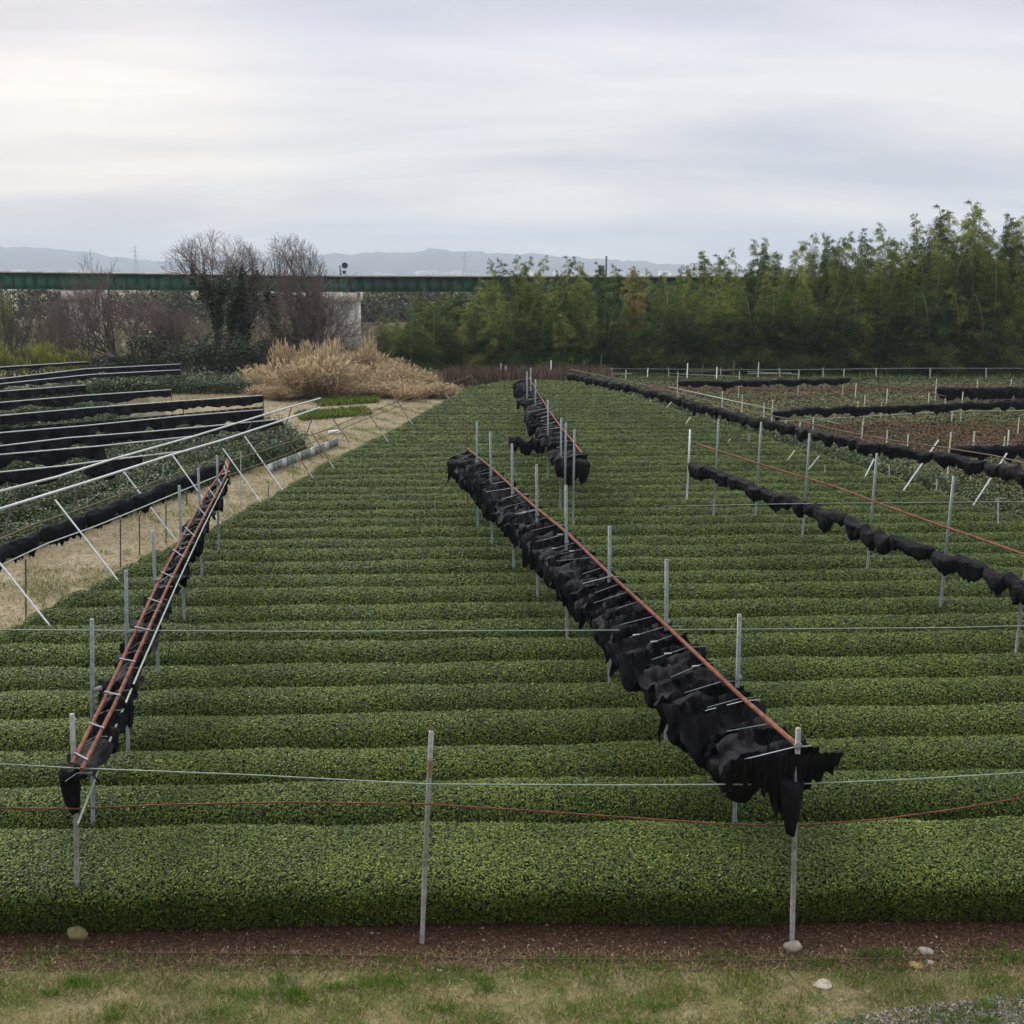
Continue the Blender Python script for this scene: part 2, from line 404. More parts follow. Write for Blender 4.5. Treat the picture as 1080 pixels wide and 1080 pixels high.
LEFT_PX = [(15, 663), (52, 643), (88, 627), (113, 612), (140, 597), (213, 566), (248, 546), (273, 533), (302, 517), (330, 498), (407, 460), (463, 428), (487, 414)]
LE = np.array([P(x, y, 0.35)[:2] for x, y in LEFT_PX])
def left_edge(d):
    d = np.asarray(d, float)
    x = np.interp(d, LE[:, 1], LE[:, 0])
    return np.where(d < LE[0, 1], LE[0, 0] - (LE[0, 1] - d) * 0.1, x)
RE0 = P(1080, 562, 0.0); RE1 = P(598, 402, 0.0)     # foot of the bushy boundary hedge
def right_edge(d):
    t = (np.asarray(d, float) - RE0.y) / (RE1.y - RE0.y)
    return RE0.x + (RE1.x - RE0.x) * t
D_END = 90.0
dd = np.linspace(13.0, D_END + 1.5, 30)
sheet('soil', ([(left_edge(d) - 0.2 if d > 20 else -14.0, d) for d in dd], [(min(right_edge(d) + 0.6, 30), d) for d in dd]), 0.008, m_soil)
dv = P(540, 1011).y
earth_border(m_verge, dv, 0.55, 0.05)
sheet('verge', ([(-16, 5.0), (-16, 14.6)], [(16, 5.0), (16, 14.6)]), 0.012, m_verge)
# gravel edge in the near corner
gp = [P(x, y)[:2] for x, y in ((800, 1112), (870, 1092), (960, 1076), (1085, 1060), (1200, 1050))]
G = []
for x, y in gp: G.append([(x, y - 2.2, 0.016), (x, y, 0.016)])
tag(MB().grid(np.array(G)).build('gravel_edge', m_gravel), kind='structure')
# sandy path along the main field
pl = [(-80, 700), (-60, 606), (60, 570), (140, 535), (230, 500), (300, 478), (350, 452), (410, 425), (468, 407)]
PL = np.array([P(x, y)[:2] for x, y in pl])
pd_ = np.linspace(PL[0, 1], LE[-1, 1] + 1.5, 40)
sheet('path', ([(np.interp(d, PL[:, 1], PL[:, 0]), d) for d in pd_], [(left_edge(d) + 0.25, d) for d in pd_]), 0.010, m_path)
A_ = [P(-260, 620)[:2], P(-160, 470)[:2], P(-100, 420)[:2], P(-60, 400)[:2]]
B_ = [P(20, 606)[:2], P(300, 478)[:2], P(260, 440)[:2], P(260, 412)[:2]]
sheet('bush_field', (A_, B_), 0.006, m_lsoil)
sheet('pale_earth', ([P(140, 408)[:2], P(180, 440)[:2], P(200, 470)[:2]], [P(300, 404)[:2], P(470, 410)[:2], P(335, 466)[:2]]), 0.007, m_path)
rd = np.linspace(30, 100, 20)
sheet('pruned_field', ([(right_edge(d) + 0.4, d) for d in rd], [(0.62 * d + 6, d) for d in rd]), 0.005, m_rsoil)

# ------------------------------------------------------------------ hills, far town, haze
m_hill = simple('wooded_hill', (0.060, 0.080, 0.078), 0.95, scale=0.004, col2=(0.10, 0.12, 0.115))
prof = [(-700, 262), (-300, 258), (0, 262), (40, 261), (80, 263), (120, 268), (160, 274), (190, 276), (250, 275), (350, 269), (420, 267), (470, 264), (500, 266), (540, 268), (600, 271), (640, 274), (700, 279), (780, 284), (1000, 287), (1700, 287)]
pxs = np.linspace(-700, 1700, 420); tops = np.interp(pxs, [p[0] for p in prof], [p[1] for p in prof])
rows = []
for j, (dep, fr) in enumerate([(4900, 0.0), (5080, 0.35), (5300, 0.62), (5520, 0.85), (5760, 1.0), (6100, 0.8), (6500, 0.4), (7100, 0.0)]):
    x = (pxs - 540) / F * 5760 * 1.02
    z = (9 + (292 - tops) * 5760 / 1189) * fr
    z = z + (nz(pxs, 40 + j, 0.16, 3) * 7.0 + nz(pxs, 60 + j, 1.7, 2) * 4.5) * min(1, fr * 1.5)
    rows.append(np.stack([x, np.full_like(x, dep) + nz(pxs, 80 + j, 0.05) * 60, np.maximum(z, -0.5)], 1))
tag(MB().grid(np.array(rows)).build('hills', m_hill, smooth=True), kind='structure')

mb = MB(); rt = random.Random(3)
for k in range(420):
    dep = rt.uniform(2600, 4300); x = rt.uniform(-0.62, 0.3) * dep
    w = rt.uniform(12, 44); hh = rt.choice([8, 9, 10, 12, 14, 18, 26])
    mb.box((x, dep, hh / 2), w, rt.uniform(8, 20), hh, rt.uniform(-0.5, 0.5))
    if rt.random() < 0.6:
        mb.box((x, dep, hh + 0.8), w * 0.5, 5, 1.6, 0.2)
tag(mb.build('distant_town', simple('pale_walls', (0.5, 0.5, 0.48), 0.9, scale=0.01, col2=(0.75, 0.74, 0.72))), 'hazy pale houses of a far town below the hills', 'town', kind='stuff')

hz = MB().box((0, 3760, 124.2), 15600, 7740, 251.0).build('haze', None)
hm = bpy.data.materials.new('haze_air'); hm.use_nodes = True
ht = hm.node_tree; ht.nodes.clear()
ho = ht.nodes.new('ShaderNodeOutputMaterial'); hv = ht.nodes.new('ShaderNodeVolumePrincipled')
hv.inputs['Color'].default_value = (0.74, 0.86, 1.0, 1); hv.inputs['Density'].default_value = 0.00019; hv.inputs['Anisotropy'].default_value = 0.0
ht.links.new(hv.outputs[0], ho.inputs['Volume'])
hz.data.materials.clear(); hz.data.materials.append(hm)
tag(hz, 'pale haze hanging over the far land', 'haze', kind='stuff')

def pylon(px, py_top, dep, label):
    top = Pd(px, py_top, dep); h = top.z; r0 = 0.2
    o = empty('pylon', (top.x, dep, 0), label, 'pylon', 'power pylons on the skyline')
    mb = MB(); w = h * 0.09
    for sx in (-1, 1):
        for sy in (-1, 1):
            mb.tube([(top.x + sx * w, dep + sy * w, 0), (top.x + sx * w * 0.25, dep + sy * w * 0.25, h * 0.6), (top.x, dep, h)], r0, 4)
    for q in range(7):
        z0, z1 = h * q / 8, h * (q + 1) / 8
        f0, f1 = max(0.22, 1 - z0 / h * 1.25), max(0.2, 1 - z1 / h * 1.25)
        mb.tube([(top.x - w * f0, dep - w * f0, z0), (top.x + w * f1, dep - w * f1, z1)], r0 * 0.7, 4)
        mb.tube([(top.x + w * f0, dep - w * f0, z0), (top.x - w * f1, dep - w * f1, z1)], r0 * 0.7, 4)
    mb.build('tower', m_steel, o)
    for q in (0.68, 0.79, 0.9):
        a = MB(); L = h * (0.15 if q < 0.85 else 0.11)
        a.tube([(top.x - L, dep, h * q), (top.x, dep, h * (q + 0.025)), (top.x + L, dep, h * q)], r0, 4)
        a.build('cross_arm', m_steel, o)
pylon(142, 258, 2300, 'grey lattice pylon on the low dip of the hills beside the tall bare tree')
pylon(490, 265, 2600, 'grey lattice pylon rising among the tips of the bamboo')

o = empty('boiler_house', Pd(636, 291, 620) * 1.0, 'dark far block with one tall chimney above the bamboo', 'building')
bx = Pd(634.5, 280, 620)
o.location = (bx.x, 620, 0)
MB().box((bx.x, 620, zat(280.5, 620) / 2), 3.0, 3, zat(280.5, 620)).build('wall', m_steel, o)
MB().box((bx.x, 620, zat(280.0, 620) + 0.1), 3.4, 3.4, 0.5).build('roof', m_conc, o)
cx = Pd(639.5, 270, 620)
MB().tube([(cx.x, 620, 0), (cx.x, 620, cx.z)], [0.7, 0.55], 10).build('chimney', m_steel, o)

# ------------------------------------------------------------------ bridge
BD = 136.0
bt = lambda px: 288.0 + 5.0 * min(1.0, max(-0.6, px / 420.0))
bb = lambda px: 305.0 + 3.5 * min(1.0, max(-0.6, px / 420.0))
br = empty('girder_bridge', (-20, BD, 0), 'long green plate girder railway bridge on concrete piers beyond the trees', 'bridge')
def bz(f, px): return zat(f(px), BD)
def bX(px): return (px - 540) / F * BD * 1.003
spans = [(-340, -182), (-182, 95), (95, 372), (372, 650), (650, 930), (930, 1210)]
for i, (a, b) in enumerate(spans):
    xa, xb = bX(a) + 0.06, bX(b) - 0.06; mb = MB()
    za0, zb0, za1, zb1 = bz(bb, a), bz(bb, b), bz(bt, a), bz(bt, b)
    for dy in (0.0, 2.6):
        n = 24; mb = MB()
        for k in range(n):
            t0, t1 = k / n, (k + 1) / n
            x0, x1 = xa + (xb - xa) * t0, xa + (xb - xa) * t1
            zl = (za0 + (zb0 - za0) * (t0 + t1) / 2); zt = (za1 + (zb1 - za1) * (t0 + t1) / 2)
            mb.box(((x0 + x1) / 2, BD + dy, (zl + zt) / 2), (x1 - x0), 0.05, zt - zl)
            mb.box((x0 + 0.1, BD + dy - 0.1, (zl + zt) / 2), 0.05, 0.14, (zt - zl) * 0.97)
            mb.box(((x0 + x1) / 2, BD + dy - 0.08, zl + 0.05), (x1 - x0), 0.42, 0.09)
            mb.box(((x0 + x1) / 2, BD + dy - 0.08, zt + 0.03), (x1 - x0), 0.42, 0.09)
        g = mb.build('girder', m_green if i < 3 else m_greenold, br)
        if i >= 3: g['label'] = 'weathered duller green girder span'
    dk = MB(); n = 8
    for k in range(n):
        t = (k + 0.5) / n
        dk.box((xa + (xb - xa) * t, BD + 1.4, za1 + (zb1 - za1) * t + 0.17), (xb - xa) / n, 4.2, 0.16)
    dk.build('deck', m_conc, br)
for px in (-182, 95, 372, 650, 930):
    x = bX(px); zt = bz(bb, px) - 0.02; mb = MB()
    mb.box((x - (0 if px != 372 else 3.0), BD + 1.3, zt - 0.55), 3.0 if px != 372 else 8.0, 7.0, 1.0)
    mb.build('pier_cap', m_conc, br)
    mb = MB(); mb.box((x - (3.0 if px == 372 else 0.15), BD + 1.6, (zt - 1.052) / 2), 7.4 if px == 372 else 1.7, 6.2, zt - 1.052)
    mb.build('pier', m_conc, br)
    for sx in (-0.5, 0.5):
        MB().box((x + sx, BD + 0.0, zt - 0.01), 0.5, 0.5, 0.12).build('bearing', m_steel, br)
MB().tube([(bX(99), BD - 0.35, bz(bt, 99) - 0.6), (bX(99), BD - 0.35, bz(bb, 99) + 0.05)], 0.14, 6).build('drain_pipe', m_steel, br)
sg = empty('railway_signal', (bX(363), BD + 0.5, bz(bt, 363) + 0.2), 'dark railway signal with round head standing on the green bridge', 'signal')
MB().tube([(bX(363), BD + 0.5, bz(bt, 363) + 0.2), (bX(362.5), BD + 0.5, zat(280, BD))], 0.08, 6).build('mast', m_steel, sg)
hp = Pd(363, 280, BD)
MB().tube([(hp.x, BD + 0.3, hp.z), (hp.x, BD + 0.7, hp.z)], [0.36, 0.36], 14).build('signal_head', m_steel, sg)
MB().box((hp.x - 0.1, BD + 0.5, zat(287, BD)), 0.35, 0.3, 0.4).build('relay_box', m_steel, sg)

# ------------------------------------------------------------------ tea rows
def tea_profile(hw, ht, e1=0.66, e2=0.52):
    """half outline of a clipped row: front foot, over the rounded top, to back foot"""
    th = np.linspace(0, math.pi, 19)
    c, s = np.cos(th), np.sin(th)
    y = -np.sign(c) * np.abs(c) ** e1 * hw
    z = np.abs(s) ** e2 * ht
    y = y * ((0.72 + 0.28 * np.clip(z / (ht * 0.5), 0, 1)) if hw < 0.9 else (0.70 + 0.30 * np.clip(z / (ht * 0.78), 0, 1) ** 1.2))
    return y, np.maximum(z, 0.06)
def tea_row(xl, xr, d0, slope, hw, ht, leaf, cov, mat, seed, name='tea_row', rough=0.03, asp=0.5, back=False):
    L = xr - xl; yb, zb = tea_profile(hw, ht, *((0.5, 0.40) if hw > 0.9 else (0.80, 0.70)))
    nx = max(12, int(L / 0.35)); xs = np.linspace(xl, xr, nx)
    endf = np.clip(np.minimum(xs - xl, xr - xs) / 0.55, 0.0, 1) ** 0.45
    endf = np.maximum(endf, 0.22)
    hv = 1 + nz(xs, seed, 1.1) * rough * 1.2
    wv = 1 + nz(xs, seed + 1, 0.9) * rough * 1.5
    cy = d0 + slope * xs + nz(xs, seed + 2, 0.25, 2) * 0.05
    Y = cy[:, None] + yb[None, :] * (wv * (0.5 + 0.5 * endf))[:, None] * 0.95
    Z = zb[None, :] * (hv * endf)[:, None] * 0.95
    G = np.stack([np.repeat(xs[:, None], len(yb), 1), Y, Z], 2)
    mb = MB().grid(G)
    for i in (0, nx - 1):
        c = len(mb.V); mb.V.append((xs[i], cy[i], 0.05)); b0 = i * len(yb)
        for k in range(0, len(yb) - 2, 2): mb.Q.append((c, b0 + k, b0 + k + 1, b0 + k + 2))
    # leaves spread over front and top
    seg = np.hypot(np.diff(yb), np.diff(zb)); cum = np.concatenate([[0], np.cumsum(seg)])
    smax = cum[-1] * (1.0 if back else 0.80)
    area = L * smax; n = int(area * cov / (asp * 0.5 * leaf ** 2))
    u = RNG.uniform(0, smax, n); x = RNG.uniform(xl, xr, n)
    i = np.clip(np.searchsorted(cum, u) - 1, 0, len(seg) - 1); f = (u - cum[i]) / seg[i]
    y = yb[i] + (yb[i + 1] - yb[i]) * f; z = zb[i] + (zb[i + 1] - zb[i]) * f
    ny, nzv = -(zb[i + 1] - zb[i]) / seg[i], (yb[i + 1] - yb[i]) / seg[i]
    hx = np.interp(x, xs, hv * endf); wx = np.interp(x, xs, wv * (0.5 + 0.5 * endf)); cx_ = np.interp(x, xs, cy)
    off = RNG.normal(0.0, leaf * (0.26 if rough < 0.05 else 0.5), n)
    pos = np.stack([x, cx_ + y * wx + ny * off, np.maximum(z * hx + nzv * off, 0.03)], 1)
    nr = np.stack([RNG.normal(0, 0.42, n), ny + RNG.normal(0, 0.42, n), nzv + 0.2 + RNG.normal(0, 0.35, n)], 1)
    LV, LQ = leaf_quads(pos, nr, leaf * RNG.uniform(0.6, 1.25, n), asp)
    t = np.clip(RNG.normal(0.44, 0.165, n), 0, 1)
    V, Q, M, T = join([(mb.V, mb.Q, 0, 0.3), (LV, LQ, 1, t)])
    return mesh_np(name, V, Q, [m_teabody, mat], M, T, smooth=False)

SLOPE = 0.042
N_ROWS = 51
for i in range(N_ROWS):
    d = 14.66 if i == 0 else 16.62 + 1.462 * (i - 1)
    d0 = d + SLOPE * 2.0
    xl = float(left_edge(d)); xr = float(right_edge(d)) - 0.45
    xl = max(xl, -(0.50 * d + 3.0)); xr = min(xr, 0.50 * d + 3.0)
    if d > 84: xl = max(xl, xat(487 + (d - 84) * 8, d)); 
    if xr - xl < 2: continue
    leaf = min(0.047 + 0.00105 * (d - 15), 0.11)
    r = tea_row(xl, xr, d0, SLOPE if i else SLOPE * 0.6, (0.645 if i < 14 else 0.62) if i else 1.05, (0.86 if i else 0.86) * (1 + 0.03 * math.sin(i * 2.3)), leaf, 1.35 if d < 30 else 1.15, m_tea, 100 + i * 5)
    if i == 0: lb = 'foremost clipped tea row with tall dark face above the bare brown soil'
    elif i == N_ROWS - 1: lb = 'last short tea row at the far end below the bamboo'
    else: lb = 'clipped green tea row crossing the main field, %s counted back from the brown soil' % ordinal(i + 1)
    tag(r, lb, 'tea row', 'clipped tea rows of the main field')

# pruned rows of the field below the bamboo, past the boundary hedge
k = 0
d = 34.0
while d < 97:
    xl = float(right_edge(d)) + 1.9; xr = 0.52 * d + 4
    leaf = min(0.10 + 0.0012 * (d - 34), 0.17)
    if xr - xl > 1.5:
        k += 1
        r = tea_row(xl, xr, d + 0.02 * 8 - SLOPE * 0 , -0.02, 0.58, 0.50, leaf, 0.8, m_redrow if 54 < d < 66 or 84 < d < 88 else m_brownrow if d < 92 else m_bush, 900 + k * 5, rough=0.09)
        tag(r, 'low pruned brownish tea row beyond the bushy hedge, %s counted towards the bamboo' % ordinal(k), 'tea row', 'pruned tea rows beside the bamboo')
    d += 1.62

# loose, unclipped rows
def bush_row(a, b, hw, ht, leaf, n, mat, name='tea_hedge', seed=1):
    a = Vector(a); b = Vector(b); t = (b - a); L = t.length; t.normalize(); s = Vector((-t.y, t.x, 0))
    u = RNG.uniform(0, L, n); th = RNG.uniform(-0.15, math.pi + 0.15, n)
    rr = np.sqrt(RNG.uniform(0.45, 1.0, n)) * (1 + 0.16 * nz(u, seed, 2.2) + 0.1 * nz(u + th * 3, seed + 1, 3.0)) + RNG.normal(0, 0.05, n)
    lat = np.cos(th) * hw * rr; z = np.maximum(np.abs(np.sin(th)) ** 0.7 * ht * rr, 0.05)
    pos = np.stack([a.x + t.x * u + s.x * lat, a.y + t.y * u + s.y * lat, z], 1)
    nr = np.stack([s.x * np.cos(th), s.y * np.cos(th), np.sin(th) + 0.4], 1) + RNG.normal(0, 0.6, (n, 3))
    LV, LQ = leaf_quads(pos, nr, leaf * RNG.uniform(0.6, 1.3, n), 0.5)
    us = np.linspace(0, L, max(6, int(L / 0.6))); ths = np.linspace(0, math.pi, 9)
    f = (0.72 + 0.1 * nz(us, seed, 2.2))[:, None] * np.ones(9)[None]
    f[0] *= 0.4; f[-1] *= 0.4
    lt = np.cos(ths)[None] * hw * f; zz = np.abs(np.sin(ths))[None] ** 0.7 * ht * f + 0.02
    G = np.stack([a.x + t.x * us[:, None] + s.x * lt, a.y + t.y * us[:, None] + s.y * lt, zz], 2)
    mb = MB().grid(G)
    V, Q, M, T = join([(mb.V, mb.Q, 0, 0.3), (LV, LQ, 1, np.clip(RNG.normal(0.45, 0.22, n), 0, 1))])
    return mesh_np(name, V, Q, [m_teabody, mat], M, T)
hd = (RE1 - RE0).normalized()
o = bush_row(RE0 - hd * 8 + Vector((0.8, 0, 0)), RE1 + Vector((0.6, 0, 0)), 0.85, 1.15, 0.13, 26000, m_bush, seed=31)
tag(o, 'tall shaggy unclipped tea hedge along the main field under the bundled nets', 'tea hedge')
# path-side field: shaggy rows running along the path
for q, (pa, pb) in enumerate([((-40, 585), (318, 463)), ((-60, 566), (312, 455)), ((-80, 548), (300, 450)), ((-80, 530), (290, 446)), ((-80, 514), (205, 452)), ((-80, 500), (190, 448)), ((-60, 487), (150, 446)), ((-60, 475), (130, 440))]):
    o = bush_row(P(*pa, 0.45), P(*pb, 0.45), 0.78, 0.95, 0.125, 11000, m_bush, seed=50 + q)
    tag(o, 'shaggy dark green tea row beside the sandy path, %s counted from the path' % ordinal(q + 1), 'tea row', 'shaggy tea rows beside the sandy path')
for q, (pa, pb, lb) in enumerate([((86, 411), (272, 411), 'dark green shaggy tea row in front of the ivy-clad trees'), ((-30, 422), (95, 414), 'shaggy tea row below the farthest black curtains'), ((-30, 449), (120, 432), 'shaggy tea row between the middle black curtains'), ((60, 402), (262, 404), 'second dark shaggy tea row just before the ivy-clad trees')]):
    o = bush_row(P(*pa, 0.3), P(*pb, 0.3), 0.9, 1.25, 0.16, 6000, m_bush, seed=70 + q)
    tag(o, lb, 'tea row')

# ------------------------------------------------------------------ shade frames and nets
def pipe(pts, r, name, mat, parent, n=8):
    return MB().tube(pts, r, n).build(name, mat, parent, smooth=True)
def sagline(a, b, sag, n=12):
    a, b = Vector(a), Vector(b)
    return [a.lerp(b, k / n) - Vector((0, 0, sag * 4 * (k / n) * (1 - k / n))) for k in range(n + 1)]
def resample(pts, step):
    pts = [Vector(p) for p in pts]; out = [pts[0]]
    for a, b in zip(pts, pts[1:]):
        n = max(1, int((b - a).length / step))
        out += [a.lerp(b, (k + 1) / n) for k in range(n)]
    return out

def accordion(o, p0, p1, wl, wr, depth, folds, seed, drop_left=0.4, mat=m_net, rods=True, spread=1.0):
    """net gathered into hanging folds across the rail; each fold hangs from a hanger rod"""
    r = random.Random(seed); p0, p1 = Vector(p0), Vector(p1); t = p1 - p0; L = t.length; t.normalize()
    s = Vector((t.y, -t.x, 0)).normalized()          # to the side away from the path
    per = 10; nu = folds * per + 1; ns = 64
    WL = [wl * r.uniform(0.72, 1.12) for _ in range(folds + 1)]; WR = [wr * r.uniform(0.6, 1.25) for _ in range(folds + 1)]
    DP = [depth * r.choice((0.45, 0.7, 0.95, 1.25)) * r.uniform(0.85, 1.15) for _ in range(folds + 1)]
    JT = [0] + [r.uniform(-0.3, 0.3) for _ in range(folds - 1)] + [0]; HZ = [r.uniform(-0.10, 0.02) for _ in range(folds + 1)]; SK = [r.uniform(-0.12, 0.12) for _ in range(folds + 1)]
    G = np.zeros((nu, ns, 3)); ph = [r.uniform(0, 6.28) for _ in range(folds + 2)]; fr = [r.uniform(55, 90) for _ in range(folds + 2)]
    for i in range(nu):
        u = i / per; k = min(int(u), folds - 1); f = u - k
        w = abs(2 * f - 1) ** 1.5                   # 1 at a rod, 0 in the valley
        l = WL[k] * (1 - f) + WL[k + 1] * f; rr = WR[k] * (1 - f) + WR[k + 1] * f
        for j in range(ns):
            v = j / (ns - 1); x = -l + (l + rr) * v
            lean = drop_left * max(0, -x / l) ** 1.5 if l > 0 else 0
            kk = k if f < 0.5 else k + 1
            pl = math.sin(x * fr[kk] + ph[kk]) * 0.016 + math.sin(x * fr[kk] * 0.37 + ph[kk + 1]) * 0.022
            z = -0.07 - (1 - w) * DP[k] * (0.75 + 0.25 * math.sin(x * 9 + ph[k])) * (1 + lean) - 0.10 * (x / max(l, 0.1)) ** 2 - lean * 0.35
            z += 0.02 * math.sin(x * 31 + ph[k]) * (1 - w)
            z += (HZ[k] * (1 - f) + HZ[k + 1] * f) * min(1, abs(x) * 3) - 0.05 * max(0.0, math.sin(x * 4.3 + ph[kk])) * w
            al = (u + JT[k] * (1 - f) + JT[k + 1] * f) / folds * L + (SK[k] * (1 - f) + SK[k + 1] * f) * x + pl * (1.0 - 0.3 * w) * (1 if f < 0.5 else -1) + 0.05 * math.sin(x * 5 + ph[k])
            q3 = Vector((al * 3.6, x * 3.6, z * 3.6 + seed)); cr1 = mnoise.noise_vector(q3); cr2 = mnoise.noise_vector(q3 * 3.1)
            z += cr1.z * 0.07 + cr2.z * 0.035
            p = p0 + t * (al + cr1.x * 0.08 + cr2.x * 0.045) + s * (x * (1 + 0.05 * (1 - w)) + cr1.y * 0.07 + cr2.y * 0.03)
            p.z = p0.z + (p1.z - p0.z) * u / folds + z
            G[i, j] = p
    NT = MB().grid(G).build('net', mat, o, smooth=True)
    if rods:
        for k in range(0, folds + 1, 2):
            a = p0 + t * ((k + JT[k]) / folds * L)
            q0 = a + (s + t * SK[k]) * (-WL[k] * r.uniform(0.55, 0.97)) + Vector((0, 0, -0.12 + HZ[k])); q1 = a + (s + t * SK[k]) * (WR[k] * r.uniform(0.6, 1.0)) + Vector((0, 0, -0.05))
            m = a + Vector((0, 0, -0.035))
            rod = MB().tube([q0, q0.lerp(m, 0.5), m, q1], 0.0065, 6)
            rod.build('hanger_rod', m_silver if r.random() < 0.3 else m_galv, NT, smooth=True)
            if r.random() < 0.3:
                c = q0.lerp(m, r.uniform(0.15, 0.8))
                MB().tube([c - s * 0.06 + Vector((0, 0, 0.01)), c + s * 0.06 + Vector((0, 0, 0.012))], 0.012, 6).build('clip', m_white, NT)

def rolled(name, pts, r0, seed, label, group, mat=m_netfar, tie=1.1, flat=0.8, sag=0.1, hang=0.0, cat='shade net', parent=None):
    """bundled net: a lumpy roll pinched where it is tied"""
    pts = [Vector(p) for p in pts]; L = sum((b - a).length for a, b in zip(pts, pts[1:]))
    step = 0.06 if L < 9 else 0.12
    c = resample(pts, step); n = len(c); na = 26; G = np.zeros((n, na + 1, 3))
    us = np.zeros(n)
    for i in range(1, n): us[i] = us[i - 1] + (c[i] - c[i - 1]).length
    rs = random.Random(seed); ties = [0.0]
    while ties[-1] < us[-1]: ties.append(ties[-1] + tie * rs.uniform(0.45, 1.35))
    ties = np.array(ties) * us[-1] / ties[-1]
    amp = [rs.uniform(0.55, 1.15) for _ in ties]; lows = [rs.uniform(0.3, 1.6) for _ in ties]
    seg = np.clip(np.searchsorted(ties, us, side='right') - 1, 0, len(ties) - 2)
    ff = np.clip((us - ties[seg]) / (ties[seg + 1] - ties[seg]), 0, 1); bell = np.sin(math.pi * ff) ** 0.5
    base = 0.74 + 0.22 * bell * np.array(amp)[seg] + 0.10 * nz(us, seed, 5.0)
    sg = -sag * bell * np.array(lows)[seg] + 0.05 * nz(us, seed + 1, 2.0)
    flap = np.clip(nz(us, seed + 2, 1.8, 3) - 0.15, 0, 1) * 0.9
    o3 = Vector((seed * 3.1, seed * 1.7, 0))
    for i in range(n):
        tt = (c[min(i + 1, n - 1)] - c[max(i - 1, 0)]).normalized(); side = Vector((tt.y, -tt.x, 0)).normalized()
        e = min(1.0, (min(us[i], us[-1] - us[i]) + 0.02) / 0.16) ** 0.5
        for j in range(na + 1):
            th = 2 * math.pi * (j % na) / na; cs, sn = math.cos(th), math.sin(th)
            q = Vector((us[i] * 3.2, cs * 1.1, sn * 1.1)) + o3
            w = mnoise.noise(q) * 0.42 + abs(mnoise.noise(q * 2.3)) * 0.40 - 0.12 + mnoise.noise(Vector((us[i] * 16, cs * 1.5, sn * 1.5)) + o3) * 0.16
            rr = r0 * base[i] * e * (1 + w) * (1 + 0.07 * math.sin(us[i] * 41 + 2 * math.sin(us[i] * 3)))
            z = sn * rr
            if z < 0: z *= 1.15 + hang + 0.55 * bell[i] * amp[seg[i]] + flap[i] * (0.6 + 0.8 * mnoise.noise(Vector((us[i] * 7, 3.0, seed))))
            else: z = sn * r0 * 0.55 * e * (1 + 0.5 * w)
            G[i, j] = c[i] + side * (cs * rr * flat) + Vector((0, 0, z + sg[i]))
    o = MB().grid(G).build(name, mat, parent, smooth=True)
    if parent is None: tag(o, label, cat, group)
    return o

def post(parent, foot, top, r=0.035, mat=None, name='post'):
    f, t = Vector(foot), Vector(top)
    return pipe([f, f.lerp(t, 0.5) + Vector((random.uniform(-.015, .015), 0, 0)), t], r, name, mat or m_galv, parent)
def clamp(parent, p, mat=None):
    return MB().tube([Vector(p) + Vector((-0.04, -0.01, -0.02)), Vector(p) + Vector((0.055, -0.01, 0.012))], 0.04, 8).build('clamp', mat or m_galv, parent, smooth=True)

ZR = 2.95
# ---- central frame
cf = empty('shade_rack', P(835, 1000), 'central shading frame, galvanised posts and a rusty rail running up the tea field', 'net rack', 'net frames of the main field')
front_foot = P(835, 1000); ft = Pd(842, 768, front_foot.y)
fpost = post(cf, front_foot, ft, 0.036, m_greypost)
cpost = [(780, 648, 775, 867), (703, 590, 702, 789), (643, 555, 643, 725), (597, 512, 598, 676), (566, 490, 567, 637), (540, 468, 542, 606), (517, 455, 519, 580), (503, 445, 504, 561)]
CP = []
for (tx, ty, fx, fy) in cpost:
    g = P(fx, fy, 0.55); dep = g.y + 0.05
    top = Pd(tx, ty, dep); foot = Pd(fx, fy, dep); foot = Vector((foot.x + (foot.x - top.x) / max(0.1, top.z - foot.z) * foot.z, dep, 0))
    pp = post(cf, foot, top, 0.034); CP.append((foot, top)); clamp(pp, (foot.lerp(top, ZR / top.z)))
e0 = P(493, 472, ZR); post(cf, (e0.x, e0.y, 0), (e0.x - 0.02, e0.y, 3.95), 0.034, m_rust)
rail_px = [(841, 786), (783, 736), (703, 660), (645, 607), (597, 561), (566, 536), (540, 513), (518, 493), (493, 473)]
rail = [P(x, y, ZR) for x, y in rail_px]
rail[0] = Pd(841, 786, front_foot.y)
pipe(resample(rail, 1.0), 0.034, 'rail', m_rust, cf)
clamp(fpost, rail[0], m_greypost)
seq = [rail[k] for k in range(len(rail))]
names_c = ['foremost', 'second', 'third', 'fourth', 'fifth', 'sixth', 'seventh', 'eighth']
